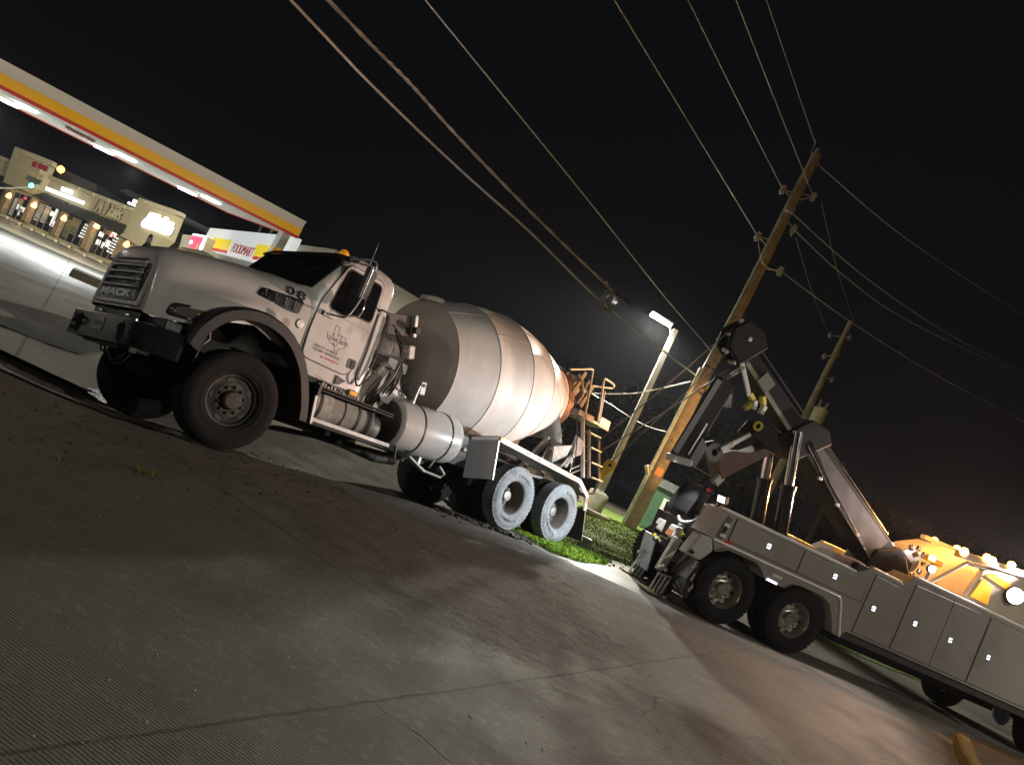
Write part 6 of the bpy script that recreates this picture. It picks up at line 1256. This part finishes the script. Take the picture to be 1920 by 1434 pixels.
def poster(cx, cy, w_, h_, m_):
    # along the facade direction and the lean of the uprights in the photo
    ex, ey = .905, .425; ux, uy = -.40, .915
    sadd(MB().prism([F3(*A1(cx+ex*a*w_+ux*b*h_, cy+ey*a*w_+uy*b*h_), .07) for a, b in ((-.5, -.5), (.5, -.5), (.5, .5), (-.5, .5))], sn_*.02), 'poster', m_)
for k in range(7): poster(255+rp.uniform(-45, 45), 745+rp.uniform(-70, 90), rp.uniform(18, 40), rp.uniform(30, 70), posw if k % 3 else posg)
poster(160, 735, 40, 210, posg); poster(296, 635, 36, 28, posd)
for r_ in range(2):
    for k in range(9): poster(497-r_*-75+(-.40)*24*k+0, 715+r_*25+24*k*.9, 62, 17, posg)
poster(640, 850, 34, 190, posw); poster(612, 930, 50, 70, posw); poster(618, 930, 26, 34, posd); poster(670, 955, 50, 50, posw); poster(640, 1020, 28, 24, posd)
for r_ in range(2):
    for k in range(8): poster(905-r_*85-9*k, 860+r_*40+26*k, 66 if r_ else 90, 19, mat('poster_olive', (.22, .21, .13), .6))
for k in range(5): poster(1020-18*k, 955+32*k, 56, 20, posw)
poster(1065, 985, 30, 60, posg); poster(1040, 1060, 28, 70, posg)
for k in range(6): poster(1370-18*k, 1105+32*k, 72, 17, posw)
poster(1185, 1060, 55, 55, posw); poster(1150, 1150, 50, 60, posw); poster(1305, 1070, 42, 40, posd); poster(1300, 1075, 24, 24, posw); poster(1255, 1165, 55, 85, posw); poster(1200, 1185, 22, 70, posw)
glow = mat('channel_letter_lit', (1, 1, 1), .4, emit=(.92, .95, 1), es=2.2)
def mallbar(P, off=.4, m_=glow): sadd(MB().prism([F3(*A1(*p), off) for p in P], sn_*.12), 'lit_sign', m_, bevel=.05)
mallbar(((552, 505), (1000, 680), (980, 715), (535, 545))); mallbar(((735, 503), (862, 550), (850, 598), (718, 553)))
mallbar([tuple(((p[0]/7.385+200)*6.236, (330+p[1]/7.385-270)*6.236)) for p in ((385, 325), (520, 385), (505, 420), (365, 368))], .8); mallbar([tuple(((p[0]/7.385+200)*6.236, (330+p[1]/7.385-270)*6.236)) for p in ((310, 360), (505, 440), (490, 470), (300, 392))], .8)
zup = Vector((0, 0, 1)); sdir = (F3(*A1(1000, 680), 0)-F3(*A1(552, 505), 0)).normalized()
def malltext(s, x0, y0, x1, y1, conv, off, h_, m_, bold=.05):
    p_, q_ = F3(*conv(x0, y0), off), F3(*conv(x1, y1), off); text('shop_lettering', s, m_, sm, (p_+q_)/2-sm.location, q_-p_, zup, (q_-p_).length, h_, .06, bold=bold)
malltext('All The Crave', 545, 575, 925, 690, A2, 1.12, 1.0, glow, .10); malltext('CUPCAKES', 495, 640, 905, 770, A2, 1.12, .75, glow, .12)
malltext('LA Nails', 1110, 705, 1430, 830, A1, .12, 1.25, blackprint, .02)
malltext('LA Nails', 1106, 700, 1424, 824, A1, .30, 1.2, mat('letter_gold', (.45, .40, .28), .5), -.005)
# parking blocks along the shop fronts, kerb line
pbm = mat('parking_block_paint', (.55, .52, .40), .8, var=.2)
for (x0, y0), (x1, y1) in (((0, 822), (90, 862)), ((118, 880), (232, 932)), ((275, 955), (372, 998)), ((418, 1016), (512, 1062)), ((558, 1084), (656, 1130)), ((708, 1150), (812, 1202)), ((866, 1228), (992, 1296)), ((1034, 1306), (1180, 1372))):
    p_, q_ = F3(*A1(x0, y0+4), 2.0), F3(*A1(x1, y1+4), 2.0)
    tag(MB().bar(p_, q_, .22, .22).build('parking_block', pbm, bevel=.04), 'pale concrete parking block in the row before the strip mall shops', 'parking block', 'parking blocks before the shops')
sadd(MB().prism([F3(*A1(-900, 425), .5), F3(*A1(1500, 1525), .5), F3(*A1(1500, 1525), 1.9), F3(*A1(-900, 425), 1.9)], (0, 0, -.5)), 'walkway', mat('walk_concrete', (.32, .29, .22), .85))
# price board beside the food mart, dark roofs behind
q = [F3(*A2(*p), 2.0) for p in ((1050, 810), (1400, 840), (1330, 1030), (1010, 980))]
rb = empty('window_display', q[0], label='shop front with red glowing window letters between strip mall and food mart', cat='shop window')
def radd(mb, name, m, **k):
    mb.v = [tuple(Vector(v)-rb.location) for v in mb.v]; return mb.build(name, m, rb, **k)
radd(MB().prism(q, -sn_*3), 'wall', mat('display_wall', (.33, .32, .28), .7))
redglow = mat('red_neon_lit', (1, .1, .15), .4, emit=(1, .03, .08), es=1.8)
for a, b, s in (((1165, 865), (1335, 900), '800'), ((1150, 955), (1240, 975), '88')):
    p_, q_ = F3(*A2(*a), 2.06), F3(*A2(*b), 2.06); text('red_numerals', s, redglow, rb, (p_+q_)/2-rb.location, q_-p_, zup, (q_-p_).length, .62 if len(s) > 2 else .4, .03, bold=.08)
radd(MB().prism([F3(*A2(*p), 2.05) for p in ((1205, 800), (1395, 835), (1385, 858), (1195, 822))], sn_*.05), 'lamp_strip', glow)
for x, y in ((1355, 885), (1330, 940), (1315, 975), (1305, 1000), (1170, 918)): radd(MB().lathe([(.0001, .05), (.14, .03), (.16, 0)], F3(*A2(x, y), 2.08), sn_, 14), 'round_lamp', glow, smooth=50)
roofm = mat('dark_roof', (.10, .11, .13), .7, var=.15)
for k, (P, y, lab) in enumerate(((((290, 180), (820, 440), (560, 430), (240, 240), (160, 200)), 90, 'dark pitched roof of a building behind the strip mall gable'), (((1090, 560), (1480, 760), (1380, 900), (1000, 800)), 78, 'grey sloped roof between strip mall and food mart'))):
    p_ = [W(*A2(*c), y) for c in P]; o = MB().prism(p_, (0, 9, 0)).build('distant_building', roofm); tag(o, lab, 'building')
p_ = [W(*A1(*c), 88) for c in ((640, 250), (1140, 480), (1120, 560), (600, 420))]; tag(MB().prism(p_, (0, 9, 0)).build('distant_building', roofm), 'long dark roof behind the parapet next to the orange lamp', 'building')
# orange far lamp, traffic signal
ol = empty('parking_lamp', W(114, 318, 84), label='small orange sodium lamp glowing above the strip mall parapet', cat='lamp')
MB().lathe([(.0001, .35), (.25, .28), (.42, 0), (.25, -.28), (.0001, -.35)], (0, 0, 0), (1, 0, .3), 14).build('globe', mat('sodium_lit', (1, .5, .1), .4, emit=(1, .45, .06), es=9), ol, smooth=50)
MB().tube([(0, 0, -.3), (0, 0, -3.5)], .12, 8).build('post', frameb, ol)
ts = empty('traffic_signal', W(58, 348, 55), label='traffic signal arm with a glowing green lamp before the sign tower', cat='traffic signal')
tl = lambda px, py: W(px, py, 55)-W(58, 348, 55)
MB().tube([tl(58, 351), tl(20, 353), tl(-60, 352)], .06, 8).build('mast_arm', galv, ts)
MB().box(tl(57, 348)+Vector((-.05, .14, .12)), (.42, .2, .8)).build('signal_housing', frameb, ts, bevel=.03)
MB().lathe([(.0001, .08), (.17, .05), (.2, 0)], tl(58.5, 348.2), (.1, -1, 0), 16).build('green_lamp', mat('signal_green_lit', (.2, 1, .8), .3, emit=(.12, 1, .72), es=3), ts, smooth=50)
p_ = tl(-60, 352); MB().tube([p_, p_-Vector((0, 0, 7))], .12, 10).build('mast', galv, ts)
# forecourt island
q = [gp(*p) for p in ((128, 513), (240, 560), (235, 548), (138, 508))]
pi_ = [Vector((p.x, p.y, G(p.x, p.y)-.05)) for p in (gp(128, 517), gp(330, 602))]
dirv = (pi_[1]-pi_[0]).normalized(); sd = Vector((-dirv.y, dirv.x, 0))
tag(MB().prism([pi_[0], pi_[1], pi_[1]+sd*1.2, pi_[0]+sd*1.2], (0, 0, .34)).build('pump_island', mat('island_concrete', (.13, .115, .085), .8, var=.2), bevel=.05), 'low dark concrete island in the forecourt before the mixer grille', 'island')

# ------------------------------------------------------------------ thin night haze volume, added to give the lamps a glow
hz = MB().mm((-120, -40, -8), (110, 140, 16)); hm = bpy.data.materials.new('glow_haze_volume'); hm.use_nodes = True; hn = hm.node_tree.nodes; hn.remove(hn['Principled BSDF'])
pv = hn.new('ShaderNodeVolumePrincipled'); pv.inputs['Density'].default_value = .0004; pv.inputs['Color'].default_value = (.82, .88, 1, 1); pv.inputs['Anisotropy'].default_value = .6
hm.node_tree.links.new(pv.outputs[0], hn['Material Output'].inputs['Volume'])
tag(hz.build('glow_haze', hm), kind='stuff')
